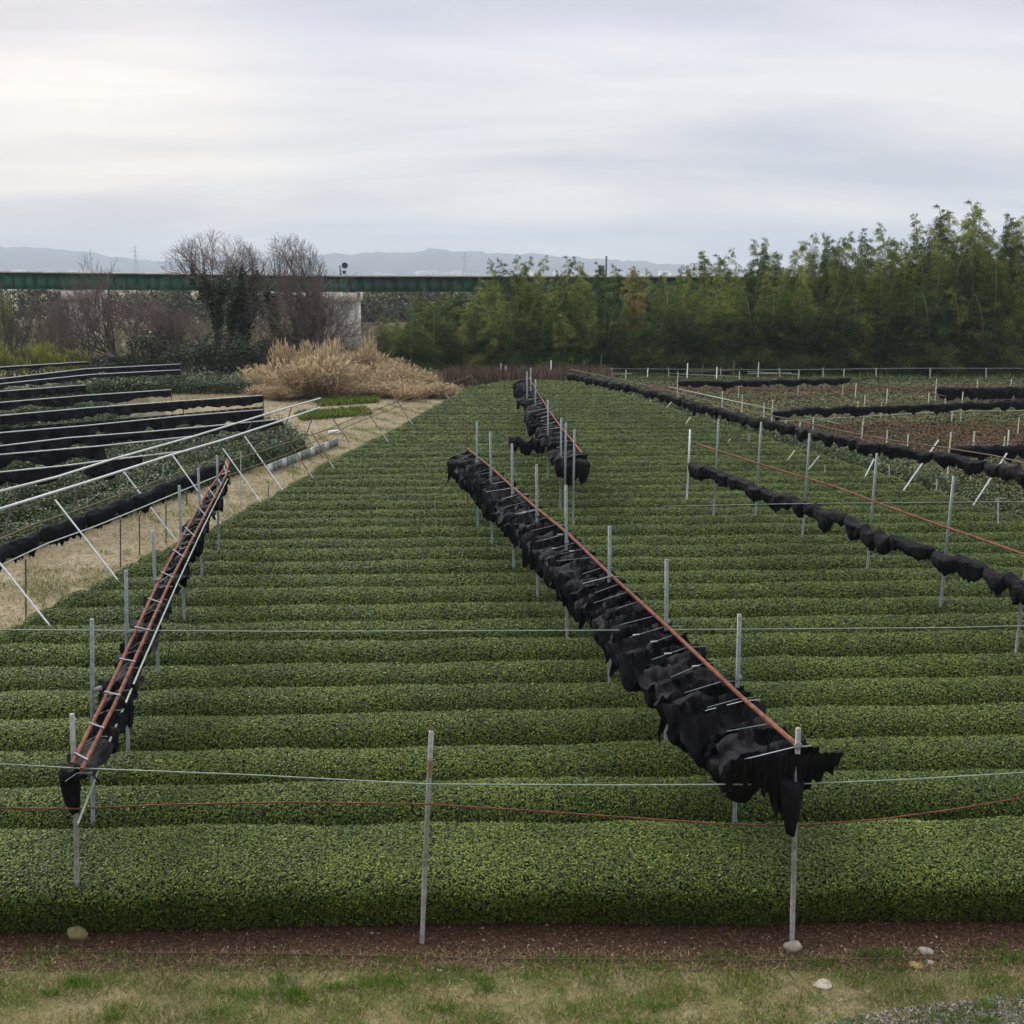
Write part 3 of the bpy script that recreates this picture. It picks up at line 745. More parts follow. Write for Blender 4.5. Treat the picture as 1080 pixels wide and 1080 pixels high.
for k in range(len(seq) - 1):
    a, b = seq[k], seq[k + 1]; L = (b - a).length
    o = empty('shade_net', a, ('foremost black net on the central rusty rail, drooping at the end post' if k == 0 else '%s black net folded along the central rusty rail from the drooping one' % names_c[k]), 'shade net', 'folded nets on the central rail')
    accordion(o, a + (b - a) * 0.02, b - (b - a) * 0.02, 1.0 if k < 2 else 0.86, 0.34 if k < 2 else 0.28, 0.52, max(4, int(round(L / (0.40 if k < 4 else 0.5)))), 300 + k, drop_left=0.22)
    sd0 = Vector(((b - a).y, -(b - a).x, 0)).normalized()
    rolled('net_underside', [a + (b - a) * (0.03 if k else 0.22) - sd0 * 0.48 + Vector((0, 0, -0.46)), b - (b - a) * 0.03 - sd0 * 0.48 + Vector((0, 0, -0.46))], 0.28 if k < 5 else 0.24, 380 + k, '', '', mat=m_net, parent=o, tie=0.9, hang=0.1, flat=1.15)
    if k == 0:
        # ragged end drape
        t = (b - a); t.z = 0; t.normalize(); s = Vector((t.y, -t.x, 0))
        ns, nv = 90, 14; G = np.zeros((ns, nv, 3)); rr = random.Random(5)
        kx = [-0.95, -0.7, -0.42, -0.16, 0.02, 0.22, 0.42, 0.60, 0.72]; kd = [0.30, 0.42, 0.62, 0.98, 0.92, 0.52, 0.42, 0.26, 0.05]
        for i in range(ns):
            x = -0.95 + 1.67 * i / (ns - 1); dep = np.interp(x, kx, kd) * (1 + 0.10 * math.sin(x * 37) + 0.06 * math.sin(x * 83))
            for j in range(nv):
                v = j / (nv - 1)
                p = a + s * (x * (1 - 0.12 * v * (1 if x < 0 else 0.2))) - t * (0.05 + (0.03 * math.sin(x * 62) + 0.03 * math.sin(x * 23 + 1)) * (0.4 + v) - 0.1 * v)
                p.z = a.z - 0.10 - 0.10 * max(0, x) ** 2 * 1.5 + (0.16 * max(0, x - 0.45)) - dep * v
                G[i, j] = p
        MB().grid(G).build('end_drape', m_net, o, smooth=True)
        rolled('end_wad', [a + s * -0.25 + Vector((0, 0, -0.42)), a + s * 0.1 + Vector((0, 0, -0.5)) - t * 0.02], 0.26, 77, '', '', mat=m_net, hang=0.6, parent=o)
    if k == 7:
        rolled('net_end', [P(472, 489, ZR - 0.35), P(500, 486, ZR - 0.3)], 0.30, 78, '', '', mat=m_net, parent=o, tie=0.6)
# ---- second central frame, beyond
cf2 = empty('shade_rack', P(612, 520, 0), 'farther central shading frame whose last nets reach the bamboo end of the field', 'net rack', 'net frames of the main field')
r2 = [P(x, y, ZR) for x, y in ((614, 478), (603, 464), (590, 448), (579, 433), (570, 418), (563, 407), (558, 398))]
pipe(resample(r2, 2.0), 0.034, 'rail', m_rust, cf2)
for (tx, ty) in ((606, 453), (597, 446), (592, 441), (578, 422), (565, 400), (560, 388), (556, 392)):
    q = P(tx, ty, 4.1); post(cf2, (q.x, q.y, 0), q, 0.036)
for k in range(len(r2) - 1):
    a, b = r2[k], r2[k + 1]; L = (b - a).length
    o = empty('shade_net', a, '%s greyish net bunched on the farther central rail, counted from its near end' % names_c[k].replace('foremost', 'first'), 'shade net', 'bunched nets on the farther central rail')
    accordion(o, a, b, 1.0, 0.2, 0.5, max(4, int(L / 0.6)), 340 + k, drop_left=0.3, mat=m_netfar)
    if k == 0:
        rolled('net_end', [a + Vector((0.25, -0.2, -0.4)), a + Vector((-0.95, 0.3, -0.25))], 0.42, 79, '', '', mat=m_net, parent=o, tie=0.7)
    if k == 1:
        rolled('net_tail', [P(537, 461, 2.5), P(556, 464, 2.45), P(580, 463, 2.55)], 0.26, 80, '', '', mat=m_netfar, parent=o, tie=0.9)
# ---- path-side twin rail frame
lf = empty('shade_rack', P(82, 985), 'leaning twin rusty rails on galvanised posts near the sandy path', 'net rack', 'net frames of the main field')
lff = P(82, 985); post(lf, lff, Pd(76, 753, lff.y), 0.036, m_greypost)
for (tx, ty, fx, fy) in ((97, 653, 98, 872), (133, 602, 135, 793), (161, 560, 167, 722), (189, 512, 195, 659), (209, 494, 213, 617), (229, 480, 231, 584)):
    g = P(fx, fy, 0.55); dep = g.y
    top = Pd(tx, ty, dep); fo = Pd(fx, fy, dep); pp = post(lf, (fo.x + (fo.x - top.x) * 0.15, dep, 0), top, 0.034)
    clamp(pp, (top.x, dep, ZR - 0.1))
tw1 = [(76, 806), (108, 742), (140, 672), (168, 612), (193, 565), (218, 520), (236, 495), (240, 485)]
tw2 = [(86, 812), (120, 745), (152, 674), (178, 616), (201, 572), (224, 528), (238, 502), (241, 488)]
T1 = [P(x, y, 2.72 + 0.2 * k / 7) for k, (x, y) in enumerate(tw1)]; T2 = [P(x, y, 2.72 + 0.2 * k / 7) for k, (x, y) in enumerate(tw2)]
pipe(resample(T1, 1.0), 0.031, 'rail', m_rust, lf); pipe(resample(T2, 1.0), 0.031, 'rail', m_rust, lf)
for k in range(7):
    for f in (0.12, 0.6):
        a = T1[k].lerp(T1[k + 1], f); b = T2[k].lerp(T2[k + 1], f)
        pipe([a + (a - b) * 0.15 + Vector((0, 0, 0.04)), b + (b - a) * 0.2 + Vector((0, 0, 0.04))], 0.012, 'rung', m_silver, lf, 6)
rp = [P(82, 869, 2.0), P(112, 790, 2.4), P(150, 700, 2.6), P(187, 615, 2.65), P(215, 555, 2.7), P(240, 505, 2.8)]
pipe(resample(rp, 0.5), 0.017, 'rope', m_rope, lf, 6)
for k in range(6):
    a = (T1[k] + T2[k]) / 2; b = (T1[k + 1] + T2[k + 1]) / 2; L = (b - a).length
    o = empty('shade_net', a, '%s narrow black net under the twin rusty rails from the ochre stone' % names_c[k].replace('foremost', 'first'), 'shade net', 'narrow nets under the twin rails')
    dz = Vector((0, 0, -0.05))
    accordion(o, a + dz, b + dz, 0.34, 0.20, 0.34, max(4, int(L / 0.42)), 370 + k, drop_left=0.1)
    w = a.lerp(b, 0.08 if k == 0 else 0.4); sd = (T1[k] - T2[k]).normalized()
    if k:
        w2 = a.lerp(b, 0.85)
        rolled('net_fold', [w2 + sd * 0.05 + Vector((0, 0, -0.2)), w2 + sd * 0.42 + Vector((0, 0, -0.24))], 0.2, 190 + k, '', '', mat=m_net, hang=0.4, parent=o, tie=0.5)
    lr = 0.20 if k != 4 else 0.34
    rolled('net_fold', [w + sd * 0.12 + Vector((0, 0, -0.18)), w + sd * (0.48 if k != 4 else 0.85) + Vector((0, 0, -0.22))], lr, 90 + k, '', '', mat=m_net, hang=0.7, parent=o, tie=0.5)
# ---- near right frame: bundles on posts and a free rusty rail behind them
rf = empty('shade_rack', P(1000, 640), 'galvanised posts with one long rusty rail above a chain of black bundles', 'net rack', 'net frames of the main field')
RP = []
for (tx, ty) in ((1090, 530), (1006, 502), (925, 478), (854, 457), (803, 445), (758, 442), (728, 453)):
    q = P(tx, ty, 4.15 if tx != 728 else 3.5); post(rf, (q.x - 0.06, q.y, 0), q, 0.036, m_silver if tx == 728 else None); RP.append(q)
pipe(resample([P(1085, 586, 3.05), P(960, 543, 3.05), P(880, 513, 3.05), P(800, 489, 3.05), P(735, 468, 3.05)], 1.5), 0.03, 'rail', m_rust, rf)
bp = [(1100, 622), (1040, 598), (985, 580), (940, 566), (893, 546), (850, 530), (805, 516), (770, 502), (727, 488)]
for k in range(len(bp) - 1):
    a, b = P(*bp[k], 2.55), P(*bp[k + 1], 2.55)
    rolled('shade_net', [a, b], 0.21, 400 + k, '%s tied black net in the chain below the free rusty rail, from the near end' % names_c[k].replace('foremost', 'first'), 'tied nets in the chain below the free rusty rail', tie=1.3, mat=m_netfar, flat=0.9)
    if k % 2 == 0 and False: pass
# ---- boundary frame over the shaggy hedge
ef = empty('shade_rack', P(1040, 540), 'long boundary frame with pale slanting braces over the shaggy hedge', 'net rack', 'net frames of the main field')
ep = [(1110, 505), (1040, 487), (985, 478), (930, 470), (880, 460), (840, 450), (790, 440), (745, 428), (700, 416), (665, 407), (630, 400), (598, 393)]
EP = [P(x, y, 2.6) for x, y in ep]
pipe(resample([p + Vector((0.25, 0.0, 0.22)) for p in EP], 2.0), 0.026, 'rail', m_rustdull, ef)
for k in range(len(ep) - 1):
    rolled('shade_net', [EP[k], EP[k + 1]], 0.235 if k < 6 else 0.215, 430 + k, '%s lumpy black net above the shaggy hedge, counted from the near end' % (ordinal(k + 1)), 'lumpy nets above the shaggy hedge', tie=1.4, mat=m_netfar if k > 4 else m_net)
for (x0, y0, x1, y1) in ((1062, 478, 1018, 546), (990, 464, 946, 527), (923, 482, 906, 515), (864, 481, 842, 508), (838, 475, 824, 495), (796, 475, 789, 484), (770, 463, 764, 476), (728, 440, 718, 455), (708, 424, 698, 436), (690, 416, 682, 428), (672, 411, 664, 420)):
    foot = P(x1, y1, 0.4); top = Pd(x0, y0, foot.y + 0.6)
    pipe([foot, top], 0.028, 'brace', m_silver if x0 > 900 else m_rope, ef, 6)
for (x, y0, y1) in ((1053, 525, 575), (938, 490, 520), (924, 495, 518), (988, 505, 530), (870, 490, 516), (790, 458, 478), (742, 443, 457), (717, 435, 448), (655, 410, 420), (640, 405, 414)):
    g = P(x, y1, 0.1); pipe([(g.x, g.y, 0), Pd(x, y0, g.y)], 0.022, 'stake', m_galv, ef, 6)
# ---- wires and poles across the front of the field
def line_thing(name, pts, r, mat, label, cat):
    o = MB().tube(resample(pts, 0.8), r, 6).build(name, mat, None, smooth=True); tag(o, label, cat); return o
def fr(px, py): return Pd(px, py, front_foot.y + 0.02)
line_thing('guy_wire', [fr(-30, 804), fr(77, 810), fr(260, 817), fr(450, 827), fr(650, 828), fr(838, 827), fr(960, 822), fr(1110, 813)], 0.009, m_wire, 'thin pale wire strung between the three foremost posts', 'wire')
line_thing('sagging_pole', [fr(-30, 852), fr(80, 853), fr(160, 849), fr(300, 846), fr(450, 848), fr(560, 855), fr(660, 862), fr(760, 869), fr(838, 871), fr(930, 864), fr(1010, 853), fr(1110, 836)], 0.011, m_rust, 'rusty rod sagging across the foremost tea row', 'rod')
line_thing('guy_wire', [P(-30, 664, 2.6), P(300, 666, 2.6), P(600, 665, 2.6), P(1000, 662, 2.6), P(1120, 659, 2.6)], 0.010, m_wire, 'thin pale wire crossing the middle of the whole tea field', 'wire')
line_thing('guy_wire', [P(700, 534, 2.6), P(850, 531, 2.6), P(1090, 529, 2.6)], 0.012, m_wire, 'faint wire crossing behind the chain of black bundles', 'wire')
line_thing('ground_rod', [P(-30, 1003, 0.05), P(300, 1006, 0.05), P(520, 1011, 0.05), P(800, 1013, 0.05), P(1000, 1010, 0.05), P(1120, 1009, 0.05)], 0.008, m_rustdull, 'thin rusty rod lying along the bare brown soil', 'rod')
mp = empty('field_post', P(445, 995), 'lone weathered post at the front edge with rust at its upper third', 'post')
mf = P(445, 995); mt = Pd(455, 771, mf.y)
post(mp, mf, mt, 0.034, m_greypost, 'shaft')
pipe([mf.lerp(mt, 0.79), mf.lerp(mt, 0.87)], 0.0355, 'rust_patch', m_rustdull, mp)
MB().tube([mt, mt + Vector((0, 0, 0.06))], [0.012, 0.01], 6).build('top_pin', m_rust, mp)

# ---- path-side edge of the main field: leaning braces, rolled screen, bright pipes
kf = empty('shade_rack', P(55, 663), 'outward leaning braces along the sandy path carrying a bright steel pipe', 'net rack')
braces = [(-2, 592, 55, 663), (58, 527, 132, 622), (130, 497, 188, 573), (182, 480, 238, 560), (235, 473, 281, 538), (258, 460, 303, 524), (305, 467, 334, 510), (328, 455, 356, 500), (350, 440, 378, 480), (382, 427, 413, 471), (415, 417, 438, 452), (440, 409, 454, 430), (462, 402, 472, 418), (497, 396, 508, 411), (497, 396, 500, 411)]
for k, (x0, y0, x1, y1) in enumerate(braces):
    foot = P(x1, y1, 0.55); top = Pd(x0, y0, foot.y); dirv = (top - foot)
    base = foot - dirv * (0.55 / max(0.4, dirv.z))
    if k < 6: pipe([base, top], 0.024, 'brace', m_silver, kf, 6)
    else:
        mid = base.lerp(top, 0.48)
        pipe([base, mid], 0.024, 'brace', m_rope, kf, 6); pipe([mid, top], 0.026, 'brace', m_rustdull, kf, 6)
pipe(resample([P(-20, 543, 3.0), P(90, 509, 3.0), P(180, 480, 3.0), P(235, 464, 3.0), P(290, 446, 3.0), P(337, 430, 3.0)], 1.5), 0.042, 'edge_pipe', m_silver, kf)
pipe(resample([P(228, 491, 2.4), P(300, 468, 2.35), P(345, 453, 2.3), P(380, 438, 2.3), P(430, 420, 2.3), P(465, 408, 2.3), P(497, 396, 2.3)], 2.0), 0.024, 'lower_pipe', m_rustdull, kf)
pipe(resample([P(225, 507, 2.0), P(300, 480, 1.9), P(370, 448, 1.9), P(440, 421, 1.9), P(476, 409, 1.9)], 2.0), 0.02, 'lower_pipe', m_rustdull, kf)
sc = [(-20, 590), (40, 563), (90, 546), (140, 527), (190, 507), (236, 489)]
SP = [P(x, y, 2.35) for x, y in sc]
for k in range(5):
    rolled('rolled_screen', [SP[k], SP[k + 1]], 0.25, 460 + k, '%s flat black screen rolled between two pipes above the path, from the near end' % names_c[k].replace('foremost', 'first'), 'rolled screens above the sandy path', mat=m_net, flat=0.5, tie=2.6, sag=0.02)
pipe(resample([p + Vector((-0.1, 0, 0.25)) for p in SP], 1.5), 0.022, 'upper_pipe', m_rustdull, kf)
pipe(resample([p + Vector((0.2, 0, -0.27)) for p in SP], 1.5), 0.02, 'white_pipe', m_silver, kf)
for (x, y0, y1) in ((27, 590, 650), (127, 548, 602), (147, 543, 583), (175, 532, 570), (240, 520, 546), (254, 476, 530), (121, 525, 545), (92, 440 + 85, 548), (172, 490, 512), (309, 488, 503), (283, 512, 522)):
    g = P(x, y1, 0.1); pipe([(g.x, g.y, 0), Pd(x, y0, g.y)], 0.022, 'stake', m_dark if x % 2 else m_galv, kf, 6)

jf = empty('pipe_rack', P(74, 545), 'dark slanting props under a bright pipe along the shaggy tea rows', 'net rack')
pipe(resample([P(-20, 523, 2.6), P(60, 503, 2.6), P(120, 484, 2.6), P(205, 460, 2.6), P(270, 440, 2.6), P(310, 428, 2.6), P(338, 420, 2.6)], 2.0), 0.042, 'edge_pipe', m_silver, jf)
for (x0, y0, x1, y1) in ((90, 489, 74, 545), (164, 472, 149, 522), (220, 458, 210, 495), (267, 442, 250, 480), (308, 428, 296, 465), (338, 420, 322, 460), (18, 512, 2, 575)):
    foot = P(x1, y1, 0.6); top = Pd(x0, y0, foot.y); base = foot - (top - foot) * (0.6 / max(0.5, top.z - 0.6))
    pipe([base, top], 0.032, 'prop', m_dark, jf, 6)

# ---- hanging curtains of the path-side field
def curtain(name, pts, z, label, drop, seed, mat=m_netfar, scallop=0.25, end=None, pipe_mat=None, pr=0.04, posts=(), black_from=0.0, black_to=1.0):
    fr_ = empty('curtain_rack', P(pts[0][0], pts[0][1], z), 'pipe frame carrying the ' + label, 'curtain rack', 'pipe frames beside the path')
    W = [P(x, y, z) for x, y in pts]
    pipe(resample(W, 2.5), pr * 0.75, 'pipe', pipe_mat or m_silver, fr_)
    R = resample(W, 0.12); n = len(R); i0, i1 = int(n * black_from), int(n * black_to)
    ends = [R[0], R[-1]] + [R[int(f * (n - 1))] for f in posts]
    for q in ends:
        pipe([(q.x, q.y + 0.08, 0), (q.x, q.y + 0.08, z + 0.1)], 0.03, 'post', m_dark, fr_, 6)
    R = R[i0:i1]; n = len(R)
    if n < 6: return
    us = np.arange(n) * 0.12
    dp = drop * (1 + 1.3 * scallop * (np.abs(np.sin(us * math.pi / 2.3 + seed + 0.8 * nz(us, seed + 5, 0.4))) - 0.6) + 0.30 * nz(us, seed, 1.1) + 0.10 * nz(us, seed + 3, 7.0))
    nv = 7; G = np.zeros((n, 2 * nv, 3))
    for i in range(n):
        tt = (R[min(i + 1, n - 1)] - R[max(i - 1, 0)]); tt.z = 0; tt.normalize(); s = Vector((tt.y, -tt.x, 0))
        for j in range(2 * nv):
            v = j / (nv - 1) if j < nv else (2 * nv - 1 - j) / (nv - 1)
            off = (0.06 if j < nv else -0.06) * (0.5 + v) + 0.11 * math.sin(us[i] * 6.3 + seed + 1.5 * math.sin(us[i])) * v + 0.05 * math.sin(us[i] * 17 + j) + 0.16 * mnoise.noise(Vector((us[i] * 2.2, v * 1.5, seed))) * (0.3 + v)
            G[i, j] = R[i] + s * off + Vector((0, 0, -0.03 - dp[i] * v + 0.02 * math.sin(us[i] * 13)))
    o = MB().grid(G).build('shade_curtain', mat, None, smooth=True)
    tag(o, label, 'shade curtain', 'black curtains beside the path')
Q = curtain
Q('c', [(-30, 389), (92, 381.5)], 2.2, 'farthest thin black curtain in front of the yellow-green shrubs', 0.2, 1, posts=(0.5,))
Q('c', [(-30, 403), (90, 389), (190, 384)], 2.2, 'long black curtain reaching towards the ivy-clad trees', 0.42, 2, posts=(0.3, 0.6))
Q('c', [(-30, 408), (95, 395), (190, 390)], 1.9, 'lower black curtain just in front of the long far one', 0.26, 3, posts=(0.5,))
Q('c', [(-30, 415), (90, 406)], 2.1, 'short black curtain ending before the dark green tea row', 0.42, 4, posts=(0.5,))
Q('c', [(-30, 427), (90, 417), (180, 411)], 2.1, 'black curtain behind the white sheeting, wholly below the short one', 0.4, 5, posts=(0.5,))
Q('c', [(-30, 441), (95, 430), (190, 423), (277, 417)], 2.1, 'tidy black curtain ending squarely before the dry reeds', 0.44, 6, scallop=0.15, posts=(0.35, 0.7))
Q('c', [(-30, 454.5), (120, 443), (277, 429)], 1.9, 'plain black curtain close behind the deeply scalloped one', 0.24, 7, pipe_mat=m_netfar, pr=0.03, posts=(0.5,))
Q('c', [(-30, 459), (90, 449), (190, 439), (277, 432)], 2.1, 'deeply scalloped black curtain ending above the pale earth', 0.55, 8, scallop=0.55, posts=(0.3, 0.65))
Q('c', [(-30, 474), (70, 462), (160, 455), (215, 450), (297, 442)], 2.0, 'sagging black curtain running into the bright edge pipes', 0.36, 9, posts=(0.4, 0.7))
Q('c', [(-30, 482), (100, 471), (205, 460)], 2.2, 'short scalloped black curtain with a clump hanging from its pipe', 0.46, 10, scallop=0.6, black_to=0.56, posts=(0.6,))
Q('c', [(-30, 501), (70, 491), (125, 484), (193, 476)], 2.2, 'nearest scalloped black curtain beside the shaggy tea rows', 0.46, 11, scallop=0.5, black_to=0.8, posts=(0.5,))

# ---- rolled nets over the pruned field
for q, (pts, z, r, lb) in enumerate([
    ([(715, 403), (780, 403), (897, 400)], 1.6, 0.21, 'long thin black roll in front of the pile of old poles'),
    ([(988, 411), (1040, 412), (1100, 410)], 1.3, 0.42, 'thick black heap of nets in the green strip under the bamboo'),
    ([(815, 436), (850, 432), (930, 430), (1000, 427), (1100, 424)], 1.5, 0.23, 'long straight black roll across the middle of the pruned field'),
    ([(1003, 475), (1040, 473), (1100, 471)], 1.8, 0.28, 'short black roll over the brownest pruned rows'),
    ]):
    fo = empty('net_stand', P(pts[0][0], pts[0][1], z), ['low rod on posts carrying the long thin roll by the pole pile', 'low rod on posts through the thick black heap', 'low rod on posts carrying the long straight roll', 'low rod on posts carrying the short roll'][q], 'net stand', 'low stands in the pruned field')
    W = [P(x, y, z) for x, y in pts]
    pipe(resample([p + Vector((0, 0.1, r * 0.9)) for p in W], 2.5), 0.022, 'rod', m_rustdull, fo, 6)
    for f in (0.02, 0.35, 0.7, 0.98):
        R = resample(W, 0.5); p = R[int(f * (len(R) - 1))]; pipe([(p.x, p.y + 0.15, 0), (p.x, p.y + 0.15, z + 0.75)], 0.03, 'post', m_rope, fo, 6)
    rolled('shade_net', W, r, 500 + q, lb, 'rolled nets over the pruned field', tie=2.2, sag=0.04)
# pale poles and stakes in the pruned field
pf = empty('pole_rack', P(820, 432), 'straight pale pole slanting across the far pruned rows on short stakes', 'pole rack')
pipe([P(705, 408, 1.3), P(760, 420, 1.3), P(820, 433, 1.3)], 0.035, 'pole', m_rope, pf, 6)
for x, y in ((762, 413), (783, 416), (806, 426)):
    q = P(x, y, 1.9); pipe([(q.x, q.y, 0), q], 0.03, 'stake', m_rope, pf, 6)
pf = empty('pole_rack', P(884, 447), 'pale pole lying low across the pruned rows below the straight black roll', 'pole rack')
pipe([P(815, 445, 0.9), P(900, 440, 0.9), P(1000, 434, 0.9), P(1090, 433, 0.9)], 0.03, 'pole', m_rope, pf, 6)
pipe([P(840, 437, 1.0), P(884, 447, 0.9)], 0.03, 'pole', m_rope, pf, 6)
for x, y in ((829, 443), (844, 444), (858, 440), (910, 445), (936, 454), (958, 458), (1005, 428), (1075, 440), (1060, 460), (905, 423), (930, 424), (997, 420)):
    q = P(x, y, 1.35); pipe([(q.x, q.y, 0), q], 0.028, 'stake', m_rope, pf, 6)
pf = empty('pole_rack', P(900, 404), 'reddish thin pole joining the long thin roll to the thick black heap', 'pole rack')
pipe([P(897, 402, 1.4), P(945, 409, 1.2), P(998, 418, 1.0)], 0.045, 'pole', m_rustdull, pf, 6)
for x, y in ((903, 404), (936, 410), (980, 414)):
    q = P(x, y, 1.5); pipe([(q.x, q.y, 0), q], 0.035, 'stake', m_rope, pf, 6)
ff = empty('rail_fence', P(924, 399), 'long pale single rail fence at the foot of the bamboo', 'fence')
pipe([P(640, 389, 1.15), P(830, 390, 1.15), P(960, 388.5, 1.15), P(1110, 388.5, 1.15)], 0.035, 'rail', m_galv, ff, 6)
for x in (645, 705, 760, 822, 868, 924, 981, 1040, 1095):
    q = P(x, 388, 1.25); pipe([(q.x + 0.12, q.y, 0), q], 0.05, 'post', m_greypost, ff, 6)
rp_ = random.Random(9)
for q in range(16):
    x = rp_.uniform(612, 815); y = rp_.uniform(391, 399); a = P(x, y, rp_.uniform(0.5, 1.0)); L = rp_.uniform(3, 7); an = rp_.uniform(-0.5, 0.25)
    o = MB().tube([a, a + Vector((math.cos(an) * L, math.sin(an) * L, rp_.uniform(-0.2, 0.2)))], rp_.uniform(0.02, 0.04), 6).build('bamboo_pole', rp_.choice([m_rope, m_twig, m_twig, m_rustdull]), smooth=True)
    tag(o, 'old pole in the loose pile at the bamboo foot', 'pole', 'loose pile of old poles')
for x, y in ((616, 380), (634, 374), (660, 390), (683, 388), (725, 383), (741, 384), (756, 387), (774, 380), (800, 382), (577, 385), (581, 380), (533, 386), (541, 390), (528, 383)):
    dep = 94 + rp_.uniform(-2, 3); t = Pd(x, y, dep)
    tag(MB().tube([(t.x, dep, 0), (t.x + 0.03, dep, t.z)], 0.045, 6).build('stake', rp_.choice([m_rope, m_bark, m_silver])), 'weathered upright stake at the foot of the bamboo grove', 'stake', 'upright stakes below the bamboo')

# ------------------------------------------------------------------ stones, edging, sheeting, vegetables
def stone(px, py, r, mat, label, sq=0.6, seed=1):
    c = P(px, py); rr = random.Random(seed); nu, nv = 14, 9; G = np.zeros((nv, nu + 1, 3))
    for i in range(nv):
        a = math.pi * i / (nv - 1)
        for j in range(nu + 1):
            b = 2 * math.pi * (j % nu) / nu
            q = r * (1 + 0.13 * math.sin(2 * b + seed) + 0.1 * math.sin(3 * a + b * 3 + seed) + 0.05 * math.sin(7 * b + 5 * a))
            G[i, j] = (c.x + q * math.sin(a) * math.cos(b), c.y + q * math.sin(a) * math.sin(b) * 0.8, r * sq * 0.75 + q * math.cos(a) * sq)
    tag(MB().grid(G).build('stone', mat, smooth=True), label, 'stone')
stone(836, 1003, 0.12, m_stone, 'pale rounded stone at the foot of the drooping net post', 0.7, 1)
stone(82, 990, 0.13, m_ochre, 'round ochre stone at the foot of the twin rail post', 0.8, 2)
stone(976, 1006, 0.10, m_stone, 'grey flat stone lying on the bare brown soil', 0.5, 3)
stone(966, 1020, 0.10, simple('tan_stone', (0.32, 0.2, 0.08), 0.9, col2=(0.4, 0.29, 0.14)), 'tan chip of stone beside the grey flat one', 0.35, 4)
stone(981, 1017, 0.055, m_stone, 'smallest grey stone in front of the grey flat one', 0.5, 5)
stone(868, 1040, 0.13, m_stone, 'broad pale stone sunk in the dry grass', 0.22, 6)
stone(486, 1013, 0.03, m_white, 'tiny white pebble on the soil by the lone post', 0.7, 7)
stone(464, 1025, 0.035, m_white, 'small pinkish pebble in the grass by the lone post', 0.7, 8)
ze = empty('zinc_edging', P(320, 480), 'low zinc panels edging the raised bed along the path', 'edging')
N = 15
for k in range(N):
    a = P(283 + (357 - 283) * k / N, 500 - 30 * k / N); b = P(283 + (357 - 283) * (k + 0.92) / N, 500 - 30 * (k + 0.92) / N)
    m = (a + b) / 2; an = math.atan2(b.y - a.y, b.x - a.x)
    MB().box((m.x, m.y, 0.21), (b - a).length, 0.04, 0.42, an).box((m.x, m.y, 0.415), (b - a).length * 0.98, 0.07, 0.03, an).build('panel', m_galv if k % 3 else m_silver, ze)
MB().box((P(352, 466).x, P(352, 466).y + 0.6, 0.45), 0.7, 0.35, 0.22, 0.7).build('sheet_bundle', m_white, ze)
wp = []
for i in range(26):
    for j in range(9):
        q = P(140 + 46 * i / 25, 402 + 6.5 * j / 8); wp.append((q.x, q.y, 0.25 + 0.14 * math.sin(i * 1.3 + j) + 0.1 * math.sin(i * 2.9 - j * 2)))
tag(MB().grid(np.array(wp).reshape(26, 9, 3)).build('plastic_sheet', simple('white_sheet', (0.55, 0.55, 0.5), 0.5), smooth=True), 'crumpled white sheeting lying between the black curtains', 'plastic sheet')

def scatter(name, n, fpos, size, asp, mat, label, cat, lean=0.35, tint=(0.5, 0.22), z0=0.0):
    pos = fpos(n); n = len(pos)
    ax = np.stack([RNG.normal(0, lean, n), RNG.normal(0, lean, n), np.ones(n)], 1)
    V, Qd = dir_quads(pos, ax, size * RNG.uniform(0.5, 1.4, n), asp)
    o = mesh_np(name, V, Qd, [mat], np.zeros(n), np.clip(RNG.normal(tint[0], tint[1], n), 0, 1))
    tag(o, label, cat, kind='stuff'); return o
m_dryblade = leafmat('dry_blade', [(0, (0.13, 0.10, 0.04)), (0.5, (0.31, 0.25, 0.115)), (1, (0.52, 0.43, 0.25))], rough=0.8)
m_greenblade = leafmat('green_blade', [(0, (0.04, 0.085, 0.012)), (0.5, (0.11, 0.17, 0.026)), (1, (0.25, 0.26, 0.055))], rough=0.7, spec=0.15, trans=0.25)
def strip(y0, y1, x0=-9, x1=9):
    def f(n):
        return np.stack([RNG.uniform(x0, x1, n), RNG.uniform(y0, y1, n), np.full(n, 0.012)], 1)
    return f
def clumpy(y0, y1, thr, seed, x0=-9, x1=9):
    def f(n):
        p = strip(y0, y1, x0, x1)(n * 3)
        v = nz(p[:, 0] * 1.6 + p[:, 1] * 0.6, seed, 1.6) + nz(p[:, 1] * 2.2 - p[:, 0] * 0.5, seed + 1, 1.7)
        return p[v > thr][:n]
    return f
scatter('dry_grass', 60000, clumpy(9.5, dv + 0.12, -2.5, 15), 0.085, 0.10, m_dryblade, 'short dry tan grass of the verge', 'grass', lean=0.9)
scatter('green_grass', 32000, clumpy(9.5, dv + 0.02, 0.05, 5), 0.085, 0.10, m_greenblade, 'fresh green tufts in the dry verge', 'grass', lean=0.6)
tc_ = np.stack([RNG.uniform(-7, 7, 120), RNG.uniform(11.2, dv + 0.1, 120)], 1); tr_ = RNG.uniform(0.05, 0.24, 120)
def tufts(n):
    k = RNG.integers(0, 120, n); return np.stack([tc_[k, 0] + RNG.normal(0, 1, n) * tr_[k] * 1.5, tc_[k, 1] + RNG.normal(0, 1, n) * tr_[k] * 0.7, np.full(n, 0.012)], 1)
m_tuft = leafmat('tuft_blade', [(0, (0.035, 0.10, 0.012)), (0.5, (0.10, 0.205, 0.024)), (1, (0.24, 0.30, 0.05))], rough=0.7, spec=0.15, trans=0.25)
scatter('grass_tufts', 17000, tufts, 0.095, 0.10, m_tuft, 'vivid green tufts scattered through the dry verge', 'grass', lean=0.55)
